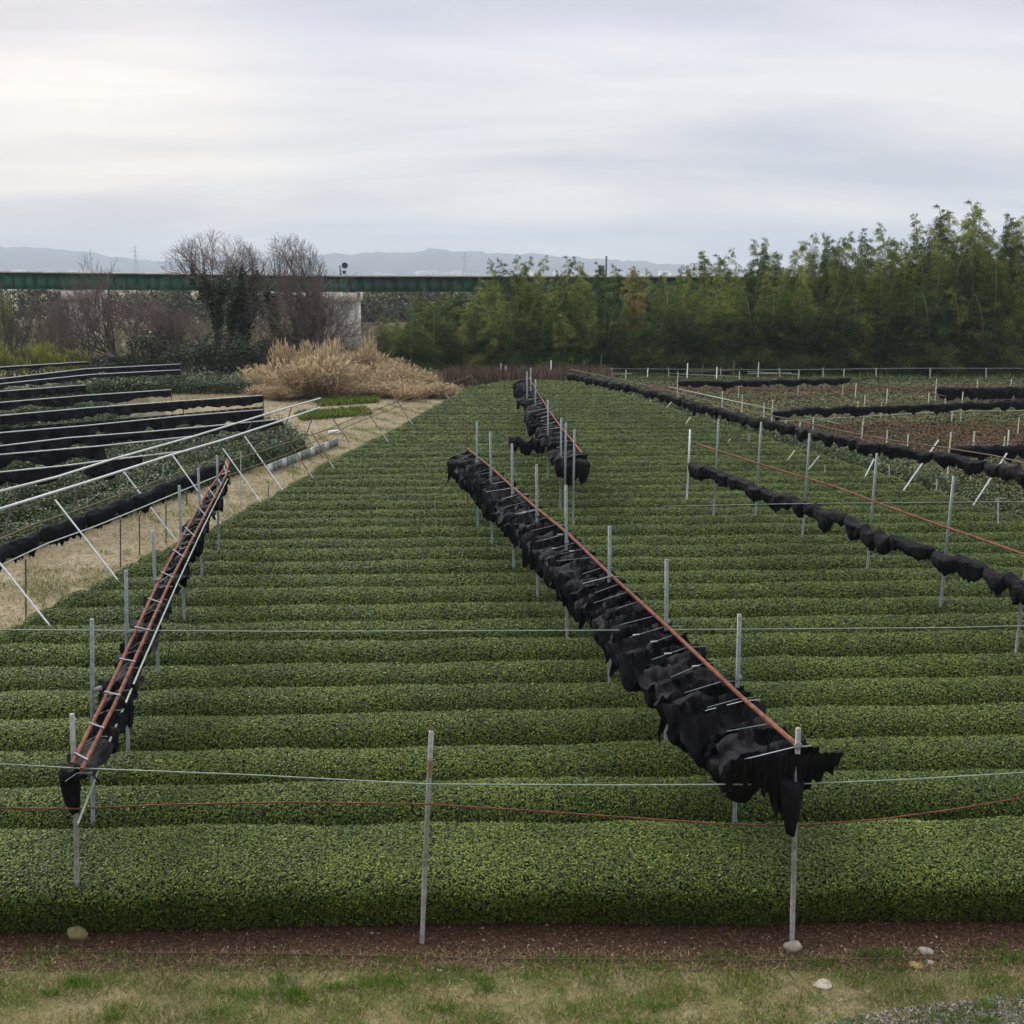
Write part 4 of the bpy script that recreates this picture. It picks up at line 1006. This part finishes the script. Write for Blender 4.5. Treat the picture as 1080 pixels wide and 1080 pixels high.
scatter('weeds', 700, clumpy(dv + 0.05, 13.9, 0.9, 9), 0.07, 0.3, m_greenblade, 'sparse weeds on the brown soil', 'weeds', lean=0.8)
m_litter = leafmat('litter', [(0, (0.05, 0.026, 0.017)), (0.5, (0.13, 0.065, 0.038)), (0.85, (0.22, 0.12, 0.07)), (1, (0.40, 0.30, 0.2))], rough=0.8)
n = 30000
pos = np.stack([RNG.uniform(-9, 9, n), RNG.uniform(dv - 0.3, 14.5, n), RNG.uniform(0.012, 0.03, n)], 1)
pos[:, 1] = np.where(RNG.random(n) < 0.3, dv - 0.05 + RNG.normal(0, 0.12, n), pos[:, 1])
nr = RNG.normal(0, 0.35, (n, 3)) + np.array([0, 0, 1.0])
V, Qd = leaf_quads(pos, nr, 0.05 * RNG.uniform(0.5, 1.4, n), 0.5)
tag(mesh_np('leaf_litter', V, Qd, [m_litter], np.zeros(n), np.clip(RNG.normal(0.45, 0.25, n), 0, 1)), 'fallen brown leaves over the bare soil strip', 'leaf litter', kind='stuff')
n = 9000
g0 = np.array(gp); xs = RNG.uniform(g0[0, 0], g0[-1, 0], n); ye = np.interp(xs, g0[:, 0], g0[:, 1]); ys = ye - RNG.gamma(1.6, 0.25, n) + 0.22
V, Qd = leaf_quads(np.stack([xs, ys, RNG.uniform(0.016, 0.035, n)], 1), RNG.normal(0, 0.6, (n, 3)) + np.array([0, 0, 1.0]), 0.032 * RNG.uniform(0.5, 1.5, n), 0.8)
tag(mesh_np('gravel', V, Qd, [leafmat('gravel_chip', [(0, (0.08, 0.075, 0.07)), (0.5, (0.22, 0.21, 0.2)), (1, (0.5, 0.48, 0.45))], 0.9)], np.zeros(n), RNG.random(n)), 'grey gravel chips in the near corner of the verge', 'gravel', kind='stuff')
def on_path(n):
    d = 24 + 66 * RNG.random(n) ** 1.3; a = np.interp(d, PL[:, 1], PL[:, 0]); b = left_edge(d)
    f = RNG.random(n); return np.stack([a + (b - a) * f, d, np.full(n, 0.01)], 1)
scatter('straw', 22000, on_path, 0.13, 0.13, m_dryblade, 'straw and dry grass over the sandy path', 'straw', lean=1.2)
def path_green(n):
    p = on_path(n * 4); v = nz(p[:, 1], 3, 0.8) + nz(p[:, 0] * 2 + p[:, 1], 4, 1.0); return p[v > 0.38][:n]
scatter('path_grass', 14000, path_green, 0.13, 0.13, m_greenblade, 'patches of short green grass on the sandy path', 'grass', lean=0.8)
def quadpos(c, n):
    u, v = RNG.random(n), RNG.random(n); A, B, Cc, D = [np.array(P(*q)) for q in c]
    return ((1 - u) * (1 - v))[:, None] * A + (u * (1 - v))[:, None] * B + (u * v)[:, None] * Cc + ((1 - u) * v)[:, None] * D
scatter('vegetables', 7000, lambda n: np.vstack([quadpos([(312, 437), (385, 432), (392, 438), (318, 444)], n // 2), quadpos([(330, 423), (395, 419), (400, 425), (338, 429)], n // 2)]), 0.32, 0.35, m_greenblade, 'rows of low green vegetables in the pale earth', 'vegetables', lean=0.7)
scatter('rough_grass', 16000, lambda n: np.vstack([quadpos([(140, 432), (300, 404), (465, 411), (330, 466)], n // 2), quadpos([(80, 425), (270, 405), (280, 414), (90, 440)], n // 2)]), 0.18, 0.14, m_dryblade, 'dry grass over the pale earth before the reeds', 'grass', lean=0.9)
scatter('far_meadow', 16000, lambda n: quadpos([(-60, 388), (640, 386), (640, 345), (-60, 345)], n), 1.1, 0.25, leafmat('meadow', [(0, (0.10, 0.09, 0.045)), (0.5, (0.22, 0.19, 0.10)), (1, (0.36, 0.31, 0.19))], 0.8), 'pale dry meadow on the river bank below the bridge', 'meadow', lean=0.6)
def far_strip(n):
    return np.stack([RNG.uniform(-20, 62, n), RNG.uniform(97, 104, n), np.full(n, 0.0)], 1)
scatter('verge_weeds', 9000, far_strip, 0.5, 0.18, m_greenblade, 'rough green grass at the foot of the bamboo', 'grass', lean=0.6)
def weeds_red(n):
    x = RNG.uniform(xat(468, 93), xat(640, 97), n); return np.stack([x, RNG.uniform(91, 99, n), np.zeros(n)], 1)
scatter('dry_weeds', 6000, weeds_red, 1.25, 0.07, m_weed, 'tall reddish dry weeds at the far end of the tea field', 'weeds', lean=0.25)

# ------------------------------------------------------------------ dry reeds
def reed_mesh(seed, h, n):
    r = np.random.default_rng(seed)
    base = np.stack([r.normal(0, 0.55, n), r.normal(0, 0.45, n), np.zeros(n)], 1)
    ax = np.stack([base[:, 0] * 0.35 + r.normal(0, 0.34, n), base[:, 1] * 0.3 + r.normal(0, 0.3, n), np.ones(n)], 1)
    L = h * r.uniform(0.55, 1.05, n)
    V1, Q1 = dir_quads(base, ax, L, 0.028)
    an = ax / np.linalg.norm(ax, axis=1, keepdims=True)
    m = n * 2; idx = r.integers(0, n, m)
    tip = base[idx] + an[idx] * (L[idx] * r.uniform(0.45, 0.98, m))[:, None]
    ad = np.stack([r.normal(0, 1, m), r.normal(0, 1, m), r.uniform(-0.5, 0.7, m)], 1)
    V2, Q2 = dir_quads(tip, ad, r.uniform(0.3, 0.75, m), 0.11)
    pl = n // 3; idx = r.integers(0, n, pl)
    V3, Q3 = dir_quads(base[idx] + an[idx] * (L[idx] * 0.92)[:, None], an[idx] + r.normal(0, 0.25, (pl, 3)), r.uniform(0.35, 0.6, pl), 0.28)
    V, Qd, M, T = join([(V1, Q1, 0, np.clip(r.normal(0.4, 0.2, n), 0, 1)), (V2, Q2, 0, np.clip(r.normal(0.5, 0.22, m), 0, 1)), (V3, Q3, 0, np.clip(r.normal(0.85, 0.12, pl), 0, 1))])
    return mesh_np('reed_clump', V, Qd, [m_reed], M, T, origin=(0, 0, 0), link=False)
RM = [reed_mesh(s, 2.9, 420) for s in range(4)]
rr = random.Random(21); first = True
for k in range(72):
    px = rr.uniform(272, 462); f = (px - 272) / 206
    dep = rr.uniform(84, 97) if px < 430 else rr.uniform(88, 98)
    o = RM[k % 4].copy(); C.objects.link(o)
    z = 0.95 if px < 375 else max(0.3, 0.95 - (px - 375) / 120)
    if px < 305: z *= 0.62
    o.location = (xat(px, dep), dep, 0); o.rotation_euler = (0, 0, rr.uniform(0, 6.28)); s = rr.choice((0.45, 0.62, 0.75, 0.9, 1.08)) * rr.uniform(0.88, 1.12) * z; o.scale = (s * 1.2 + 0.1, s * 1.2 + 0.1, s)
    tag(o, 'straw-coloured dry reed clump in the thicket between the path and the ivy-clad trees', 'reeds', 'dry reed clumps beside the path')
for k in range(26):
    px = rr.uniform(268, 470); dep = rr.uniform(82, 86)
    o = RM[k % 4].copy(); C.objects.link(o); o.location = (xat(px, dep), dep, 0); o.rotation_euler = (0, 0, rr.uniform(0, 6.28))
    q = rr.uniform(0.22, 0.42); o.scale = (q * 2.0, q * 1.6, q)
    tag(o, 'short straw-coloured reed tuft at the ragged front of the reed thicket', 'reeds', 'short reed tufts at the thicket edge')
for k in range(9):
    px = rr.choice((282, 300, 322, 326, 340, 352, 365, 385, 440)); dep = rr.uniform(86, 92)
    o = RM[k % 4].copy(); C.objects.link(o); o.location = (xat(px + rr.uniform(-5, 5), dep), dep, 0); o.rotation_euler = (0, 0, rr.uniform(0, 6.28))
    q = rr.uniform(1.15, 1.45); o.scale = (0.45, 0.45, q)
    tag(o, 'tall slim spray of dry reeds standing above the thicket', 'reeds', 'tall reed sprays above the thicket')
sv = [(RNG.normal(0, 1), RNG.normal(0, 1)) for _ in range(4)]

# ------------------------------------------------------------------ trees and shrubs
def bare_tree(loc, h, spread, seed, trunks, label, ivy_h=0.0, twig_r=0.02, levels=5, ivy_w=0.6, upright=0.55, name='bare_tree', first=0.3, crown=None):
    o = empty(name, loc, label, 'tree'); r = random.Random(seed)
    big = MB(); fine = MB(); ivy_pts = []
    base = Vector(loc)
    def grow(p, d, L, rad, lev):
        n = 3; pts = [p]; q = p.copy(); dd = d.copy()
        for k in range(n):
            dd = (dd + Vector((r.gauss(0, 0.13), r.gauss(0, 0.13), 0.05 * upright + r.gauss(0, 0.06)))).normalized()
            q = q + dd * (L / n)
            if crown and lev and ((q.x - crown[0]) / crown[1]) ** 2 + ((q.y - base.y) / crown[1]) ** 2 + ((q.z - crown[2]) / crown[3]) ** 2 > 1 + r.choice((-0.35, -0.2, -0.05, 0.06, 0.16)) * r.uniform(0.5, 1.2): break
            pts.append(q.copy())
        if len(pts) < 2: return
        n = len(pts) - 1
        tgt = big if rad > 0.06 else fine
        tgt.tube(pts, [max(twig_r * 0.7, rad * (1 - 0.35 * k / n)) for k in range(n + 1)], 6 if rad > 0.06 else 3, cap=False)
        for pt in pts:
            if pt.z - base.z < ivy_h: ivy_pts.append((pt.copy(), max(rad, 0.1), lev))
        if lev >= levels: return
        nb = (3 if lev > 1 else r.choice((3, 4))) if lev > 0 else r.choice((6, 7))
        for b in range(nb):
            f = 0.35 + 0.65 * (b + 1) / nb if lev or first < 0.7 else 0.56 + 0.44 * (b + 1) / nb
            kk = min(n - 1, int(f * n - 1e-6)); src = pts[kk].lerp(pts[kk + 1], f * n - kk)
            ang = r.uniform(0, 6.28); tilt = (r.uniform(0.35, 0.85) if lev or first < 0.7 else r.uniform(0.5, 1.15)) * (1 if b < nb - 1 else 0.35)
            ax = dd.cross(Vector((math.cos(ang), math.sin(ang), 0.3))).normalized()
            nd = (dd * math.cos(tilt) + ax * math.sin(tilt) + Vector((0, 0, 0.18 * upright))).normalized()
            grow(src, nd, L * (r.uniform(0.66, 0.86) if lev and crown else r.uniform(0.62, 0.80) if lev else r.uniform(0.55, 0.78) * 0.55 / max(first, 0.3)) * (spread if lev == 0 else 1), rad * r.uniform(0.45, 0.62), lev + 1)
    for (ox, oy, lean, hf) in trunks:
        grow(base + Vector((ox, oy, 0)), Vector((lean, 0, 1)).normalized(), h * first * hf, 0.24 * h / 12 * hf, 0)
    if big.V: big.build('trunk', m_bark, o, smooth=True)
    fine.build('crown', m_twig, o)
    if ivy_h > 0 and ivy_pts:
        pos = []
        for p, rad, lev in ivy_pts:
            if lev > 2: continue
            m = 760 if lev == 0 else 90 if lev == 1 else 0
            w = ivy_w * (1 if lev < 2 else 0.55)
            rel = (p.z - base.z) / ivy_h
            pos.append(np.array(p) + RNG.normal(0, 1, (m, 3)) * np.array([w * 0.62, w * 0.62, h * 0.06]) * (1.7 - 1.15 * rel))
        pos = np.vstack(pos); pos = pos[pos[:, 2] > base.z + 0.1]; n = len(pos)
        V, Qd = leaf_quads(pos, RNG.normal(0, 0.6, (n, 3)) + np.array([0, -0.3, 0.5]), 0.24 * RNG.uniform(0.6, 1.3, n), 0.8)
        mesh_np('ivy', V, Qd, [m_ivy], np.zeros(n), np.clip(RNG.normal(0.45, 0.25, n), 0, 1), parent=o)
    return o
TD = 107.0
bare_tree((xat(236, TD), TD, 0), 9.0, 1.0, 4, [(-0.35, 0, -0.06, 1.0), (0.75, 0.2, 0.05, 1.0), (1.4, 0.5, 0.12, 0.78)], 'tallest bare tree with ivy climbing its trunks', ivy_h=9.6, ivy_w=0.42, first=0.86, levels=6, twig_r=0.015, crown=(xat(231, TD), 5.4, 7.9, 5.5))
bare_tree((xat(309, TD - 1), TD - 1, 0), 8.6, 1.0, 12, [(-0.5, 0, -0.03, 1.05), (0.5, 0.3, 0.16, 1.0), (0.1, 0.5, 0.05, 0.9)], 'bare tree with lower ivy beside the dry reeds', ivy_h=7.4, ivy_w=0.38, first=0.84, levels=6, twig_r=0.014, crown=(xat(312, TD), 3.9, 7.6, 5.4))
bare_tree((xat(328, TD - 4), TD - 4, 0), 8.6, 1.1, 23, [(0, 0, 0.2, 0.9), (-0.8, 0.3, -0.05, 0.9), (0.7, 0.4, 0.1, 0.85), (-0.3, 0.8, 0.35, 0.8)], 'fine twigged bare tree leaning over the dry reeds', twig_r=0.016, upright=0.2)
bare_tree((xat(127, TD + 4), TD + 4, 0), 8.6, 1.1, 17, [(0, 0, 0.05, 0.95), (0.9, 0, 0.1, 0.9), (-0.9, 0.3, -0.35, 0.85)], 'small spreading bare tree under the bridge girder', upright=0.3)
bare_tree((xat(88, TD + 2), TD + 2, 0), 6.4, 1.1, 19, [(0, 0, -0.1, 0.9), (0.5, 0, 0.2, 0.9)], 'pale twiggy sapling beside the small spreading bare tree', upright=0.4)
bare_tree((xat(176, TD + 3), TD + 3, 0), 6.6, 1.0, 29, [(0, 0, 0.0, 0.9), (0.4, 0, 0.2, 0.8)], 'short bare tree with dark ivy between two larger trees', ivy_h=4.5, ivy_w=0.7)

def shrub(loc, w, dph, h, mat, n, label, seed, leaf=0.3, group=None, twigs=True, spiky=0.0):
    o = empty('shrub', loc, label, 'shrub', group); r = np.random.default_rng(seed); pos = []
    nb = 9
    for b in range(nb):
        c = np.array([r.uniform(-0.75, 0.75) * w / 2, r.uniform(-0.7, 0.7) * dph / 2, h * r.uniform(0.25, 0.72)])
        rad = np.array([w * 0.26, dph * 0.3, h * 0.26]) * r.uniform(0.6, 1.15)
        v = r.normal(0, 1, (n // nb, 3)); v /= np.linalg.norm(v, axis=1, keepdims=True)
        pos.append(c + v * rad * (r.uniform(0.5, 1.12, (n // nb, 1))))
    low = np.stack([r.uniform(-w / 2, w / 2, n // 5), r.uniform(-dph / 2, dph / 2, n // 5), r.uniform(0.05, h * 0.4, n // 5)], 1)
    pos = np.vstack(pos + [low]); pos[:, 2] = np.maximum(pos[:, 2], 0.08); pos += np.array(loc); m = len(pos)
    if spiky:
        ax = np.stack([r.normal(0, 0.5, m), r.normal(0, 0.5, m), np.ones(m)], 1); V, Qd = dir_quads(pos, ax, leaf * r.uniform(0.8, 2.2, m), spiky)
    else:
        V, Qd = leaf_quads(pos, r.normal(0, 0.6, (m, 3)) + np.array([0, -0.2, 0.5]), leaf * r.uniform(0.5, 1.3, m), 0.55)
    mesh_np('foliage', V, Qd, [mat], np.zeros(m), np.clip(r.normal(0.5, 0.24, m), 0, 1), parent=o)
    if twigs:
        mb = MB(); L = Vector(loc)
        for k in range(26):
            a = L + Vector((r.uniform(-.3, .3) * w, r.uniform(-.3, .3) * dph, 0)); t = L + Vector((r.uniform(-.5, .5) * w, r.uniform(-.4, .4) * dph, h * r.uniform(0.6, 1.05)))
            mb.tube([a, a.lerp(t, 0.5) + Vector((r.normal(0, .2), 0, .3)), t], [0.05, 0.035, 0.015], 4, cap=False)
        mb.build('stems', m_bark, o)
    return o
for k, (px, w, h, dep, mt, n, leaf, sk, lb) in enumerate([
    (-20, 7, 9.2, 116, m_shrubb, 2600, 0.34, 0.05, 'tallest brown leafless shrub at the field edge by the bridge'),
    (22, 6, 7.6, 114, m_shrubb, 2600, 0.34, 0.05, 'brown leafless shrub below the bridge with reddish twigs'),
    (60, 5, 6.6, 113, m_shrubb, 2200, 0.34, 0.05, 'rounded brown shrub next to the pale twiggy sapling'),
    (8, 3.4, 8.6, 117, m_shruby, 900, 0.3, 0, 'thin yellowish shrub showing above the brown ones'),
    (-18, 5, 3.1, 103, m_shruby, 1800, 0.28, 0.10, 'yellow tinged low shrub farthest from the ivy-clad trees'),
    (12, 4.0, 2.6, 102, m_shruby, 1500, 0.28, 0.10, 'low golden green shrub behind the farthest curtains'),
    (40, 4.4, 3.0, 103, m_shruby, 1800, 0.28, 0.10, 'brightest yellow-green rounded shrub behind the farthest curtains'),
    (72, 4.2, 2.5, 102, m_shruby, 1600, 0.28, 0.10, 'yellow-green shrub next to the dark undergrowth'),
    (100, 4.4, 2.2, 103, m_shrubg, 1500, 0.28, 0, 'low dark green shrub below the pale twiggy sapling'),
    (135, 5, 2.6, 104, m_shrubg, 1800, 0.28, 0, 'low mottled shrub below the small spreading bare tree'),
    (168, 5.5, 4.6, 105, m_shrubg, 2600, 0.28, 0, 'dark evergreen shrub wrapped around the short bare tree'),
    (205, 5.5, 3.6, 104, m_shrubg, 2400, 0.28, 0, 'dark bramble mound before the tallest bare tree'),
    (236, 6, 4.2, 104.5, m_shrubg, 2600, 0.28, 0, 'dark undergrowth around the tallest bare tree trunk'),
    (272, 5.5, 3.4, 104, m_shrubg, 2200, 0.28, 0, 'dark bramble mound between the two ivy-clad trees'),
    (303, 5.5, 4.4, 104, m_shrubg, 2600, 0.28, 0, 'dark shrub at the trunk of the lower ivied tree'),
    (335, 5, 2.6, 103, m_shrubb, 1800, 0.28, 0.05, 'brownish thicket behind the dry reeds'),
    (200, 12, 6.4, 122, m_mauve, 5000, 0.34, 0.045, 'mauve brown thicket seen between the ivied trees under the bridge'),
    (275, 12, 6.6, 123, m_mauve, 5000, 0.34, 0.045, 'mauve brown thicket close to the concrete pier'),
    (312, 8, 6.2, 121, m_mauve, 2800, 0.34, 0.04, 'mauve twig thicket directly before the concrete pier'),
    ]):
    shrub((xat(px, dep), dep, 0), w, w * 0.6, h, mt, n, lb, 600 + k, leaf, 'shrubs along the field edge', spiky=sk)

# far wood on the other bank
n = 95000
c = np.stack([RNG.uniform(-130, 90, 260), RNG.uniform(205, 250, 260), np.zeros(260)], 1); hh = RNG.uniform(5.6, 8.0, 260) + 0.6 * nz(c[:, 0], 4, 0.1)
ix = RNG.integers(0, 260, n); v = RNG.normal(0, 1, (n, 3)); v /= np.linalg.norm(v, axis=1, keepdims=True)
pos = c[ix] + v * np.stack([np.full(n, 2.6), np.full(n, 2.0), hh[ix] * 0.5], 1) * RNG.uniform(0.6, 1.05, (n, 1)); pos[:, 2] += hh[ix] * 0.5; pos[:, 2] = np.maximum(pos[:, 2], 0.1)
V, Qd = leaf_quads(pos, RNG.normal(0, 0.6, (n, 3)) + np.array([0, -0.3, 0.5]), RNG.uniform(0.5, 0.95, n), 0.6)
tag(mesh_np('far_wood', V, Qd, [leafmat('far_wood_leaf', [(0, (0.035, 0.045, 0.025)), (0.5, (0.075, 0.085, 0.045)), (1, (0.12, 0.11, 0.07))], 0.8, patch=0.4, patch_scale=0.05)], np.zeros(n), np.clip(RNG.normal(0.5, 0.2, n), 0, 1)), 'grey green wood on the far bank seen under the bridge', 'wood', kind='stuff')

# ------------------------------------------------------------------ bamboo grove
def bamboo_proto(h, width, nleaf, seed, mat, low=0.1, leaf=0.27):
    r = np.random.default_rng(seed)
    bend = r.uniform(0.06, 0.14) * h; an = r.uniform(0, 6.28)
    def axis(t): return np.stack([np.cos(an) * bend * t ** 4, np.sin(an) * bend * t ** 4, h * t * (1 - 0.025 * t ** 4)], -1)
    o = bpy.data.objects.new('bamboo', None)
    ts = np.linspace(0, 1, 12); mb = MB(); mb.tube([Vector(p) for p in axis(ts)], [0.065 * (1 - 0.85 * t) + 0.006 for t in ts], 5, cap=False)
    cu = mesh_np('culm', mb.V, mb.Q, m_culm, origin=(0, 0, 0), link=False, smooth=True); cu.parent = o
    nb = 74; lo = max(low, 0.01); tb = np.sort(lo + (0.985 - lo) * (np.arange(nb) + r.random(nb)) / nb); ab = r.uniform(0, 6.28, nb)
    prof = np.clip((tb - low) / 0.22, 0, 1) * 0.45 + 0.55 if low > 0 else np.ones(nb)
    rad = (width * 1.5 * np.clip(1 - tb, 0, 1) ** 0.88 * prof + 0.17) * r.uniform(0.6, 1.25, nb)
    m = nleaf; wgt = rad ** 1.5 + 0.015; ib = r.choice(nb, m, p=wgt / wgt.sum()); f = r.random(m) ** 0.6
    c = axis(tb[ib]); Rr = rad[ib] * f; swing = ab[ib] + 0.35 * (f - 0.5) * r.normal(0, 1, nb)[ib]
    lift = (r.uniform(0.7, 1.35, nb) + np.clip(tb - 0.75, 0, 1) * 3.0)[ib]
    pos = c + np.stack([np.cos(swing) * Rr, np.sin(swing) * Rr, rad[ib] * (lift * f - 1.05 * f ** 2.3)], 1) + r.normal(0, 1, (m, 3)) * (0.02 + 0.10 * rad[ib])[:, None]
    pos[:, 2] = np.maximum(pos[:, 2], 0.12)
    ax = np.stack([np.cos(swing) * 0.8 + r.normal(0, 0.45, m), np.sin(swing) * 0.8 + r.normal(0, 0.45, m), lift - 2.0 * f + r.normal(0, 0.35, m)], 1)
    V, Qd = dir_quads(pos, ax, leaf * r.uniform(0.5, 1.3, m) * (1 - 0.3 * tb[ib]), 0.19)
    cl = r.normal(0.02, 0.27, nb)[ib]
    fo = mesh_np('foliage', V, Qd, [mat], np.zeros(m), np.clip(r.normal(0.45, 0.2, m) + cl, 0, 1), origin=(0, 0, 0), link=False); fo.parent = o
    return o, cu, fo
protos = {}
for kname, mt in BAM.items():
    protos[kname] = [bamboo_proto(12.0, 1.35 + 0.2 * s, 13500, 700 + s + 10 * list(BAM).index(kname), mt, low=(0.08, 0.18, 0.26, -0.02)[s]) for s in range(4)]
def put_bamboo(px, dep, h, kname, label, group, s, wid=1.0):
    o, cu, fo = protos[kname][3 if s < 0 else s % 3]
    e = o.copy(); C.objects.link(e); a = cu.copy(); b = fo.copy()
    for q in (a, b): C.objects.link(q); q.parent = e
    e.location = (xat(px, dep), dep, 0); e.rotation_euler = (0, 0, rb.uniform(0, 6.28)); k = h / 12.0
    e.scale = (k * wid, k * wid, k); tag(e, label, 'bamboo', group)
rb = random.Random(33)
topx = [400, 415, 432, 445, 470, 500, 530, 560, 600, 640, 700, 730, 760, 800, 850, 900, 950, 1000, 1040, 1080, 1180]
topy = [352, 335, 312, 300, 292, 278, 272, 278, 270, 284, 280, 272, 264, 252, 243, 243, 232, 220, 219, 226, 222]
count = 0
def pick(px):
    u = rb.random()
    if px < 700: return 'pale' if u < 0.30 else 'mid' if u < 0.66 else 'gold' if u < 0.73 else 'deep'
    return 'pale' if u < 0.24 else 'mid' if u < 0.68 else 'gold' if u < 0.52 else 'deep'
LBL = {
 ('deep', 0): 'dark green bamboo among the lower grove hiding the bridge', ('mid', 0): 'mid green bamboo among the lower grove hiding the bridge',
 ('pale', 0): 'light yellow-green bamboo among the lower grove hiding the bridge', ('gold', 0): 'golden drying bamboo among the lower grove hiding the bridge',
 ('deep', 1): 'dark green bamboo in the tall grove behind the pruned field', ('mid', 1): 'mid green bamboo in the tall grove behind the pruned field',
 ('pale', 1): 'light yellow-green bamboo in the tall grove behind the pruned field', ('gold', 1): 'golden drying bamboo in the tall grove behind the pruned field'}
# back and middle ranks reach the skyline, the front rank fills the foot of the grove
px = 402.0
while px < 1150:
    for rank in range(3):
        x = px + rb.uniform(-7, 7); dep = 106.5 + rank * 4.2 + rb.uniform(-1.2, 1.2)
        if x < 480: dep -= 8 - (x - 402) / 10
        ht = zat(np.interp(x, topx, topy), dep) * rb.choice((0.76, 0.86, 0.94, 1.0, 1.05)) * rb.uniform(0.95, 1.05) * (1.0 if rank else 0.9)
        if x < 500: ht *= rb.uniform(0.82, 1.0)
        kn = pick(x); z = 0 if x < 700 else 1
        put_bamboo(x, dep, ht, kn, LBL[(kn, z)], 'bamboo of the lower grove' if z == 0 else 'bamboo of the tall grove', count, (1.0 if ht > 8 else 1.3) * (1.35 if x < 520 else 1.0)); count += 1
    px += 12.0
px = 405.0
while px < 1150:
    x = px + rb.uniform(-6, 6); dep = 103.5 + rb.uniform(-0.8, 1.2)
    if x < 480: dep -= 8 - (x - 402) / 10
    z = 0 if x < 700 else 1; kn = 'deep' if rb.random() < 0.45 else pick(x)
    ht = rb.uniform(4.5, 8.5) * (1 if x > 700 else 0.82)
    put_bamboo(x, dep, ht, kn, LBL[(kn, z)], 'bamboo of the lower grove' if z == 0 else 'bamboo of the tall grove', -1, 1.8); count += 1
    px += 8.2
n = 24000
pos = np.stack([RNG.uniform(xat(470, 110), 66, n), RNG.uniform(104.5, 113, n), np.abs(RNG.normal(0, 0.85, n)) + 0.05], 1)
V, Qd = leaf_quads(pos, RNG.normal(0, 0.6, (n, 3)) + np.array([0, -0.3, 0.5]), RNG.uniform(0.2, 0.5, n), 0.4)
tag(mesh_np('undergrowth', V, Qd, [m_shrubg], np.zeros(n), np.clip(RNG.normal(0.4, 0.25, n), 0, 1)), 'dark undergrowth between the feet of the bamboo', 'undergrowth', kind='stuff')
print('bamboo', count)
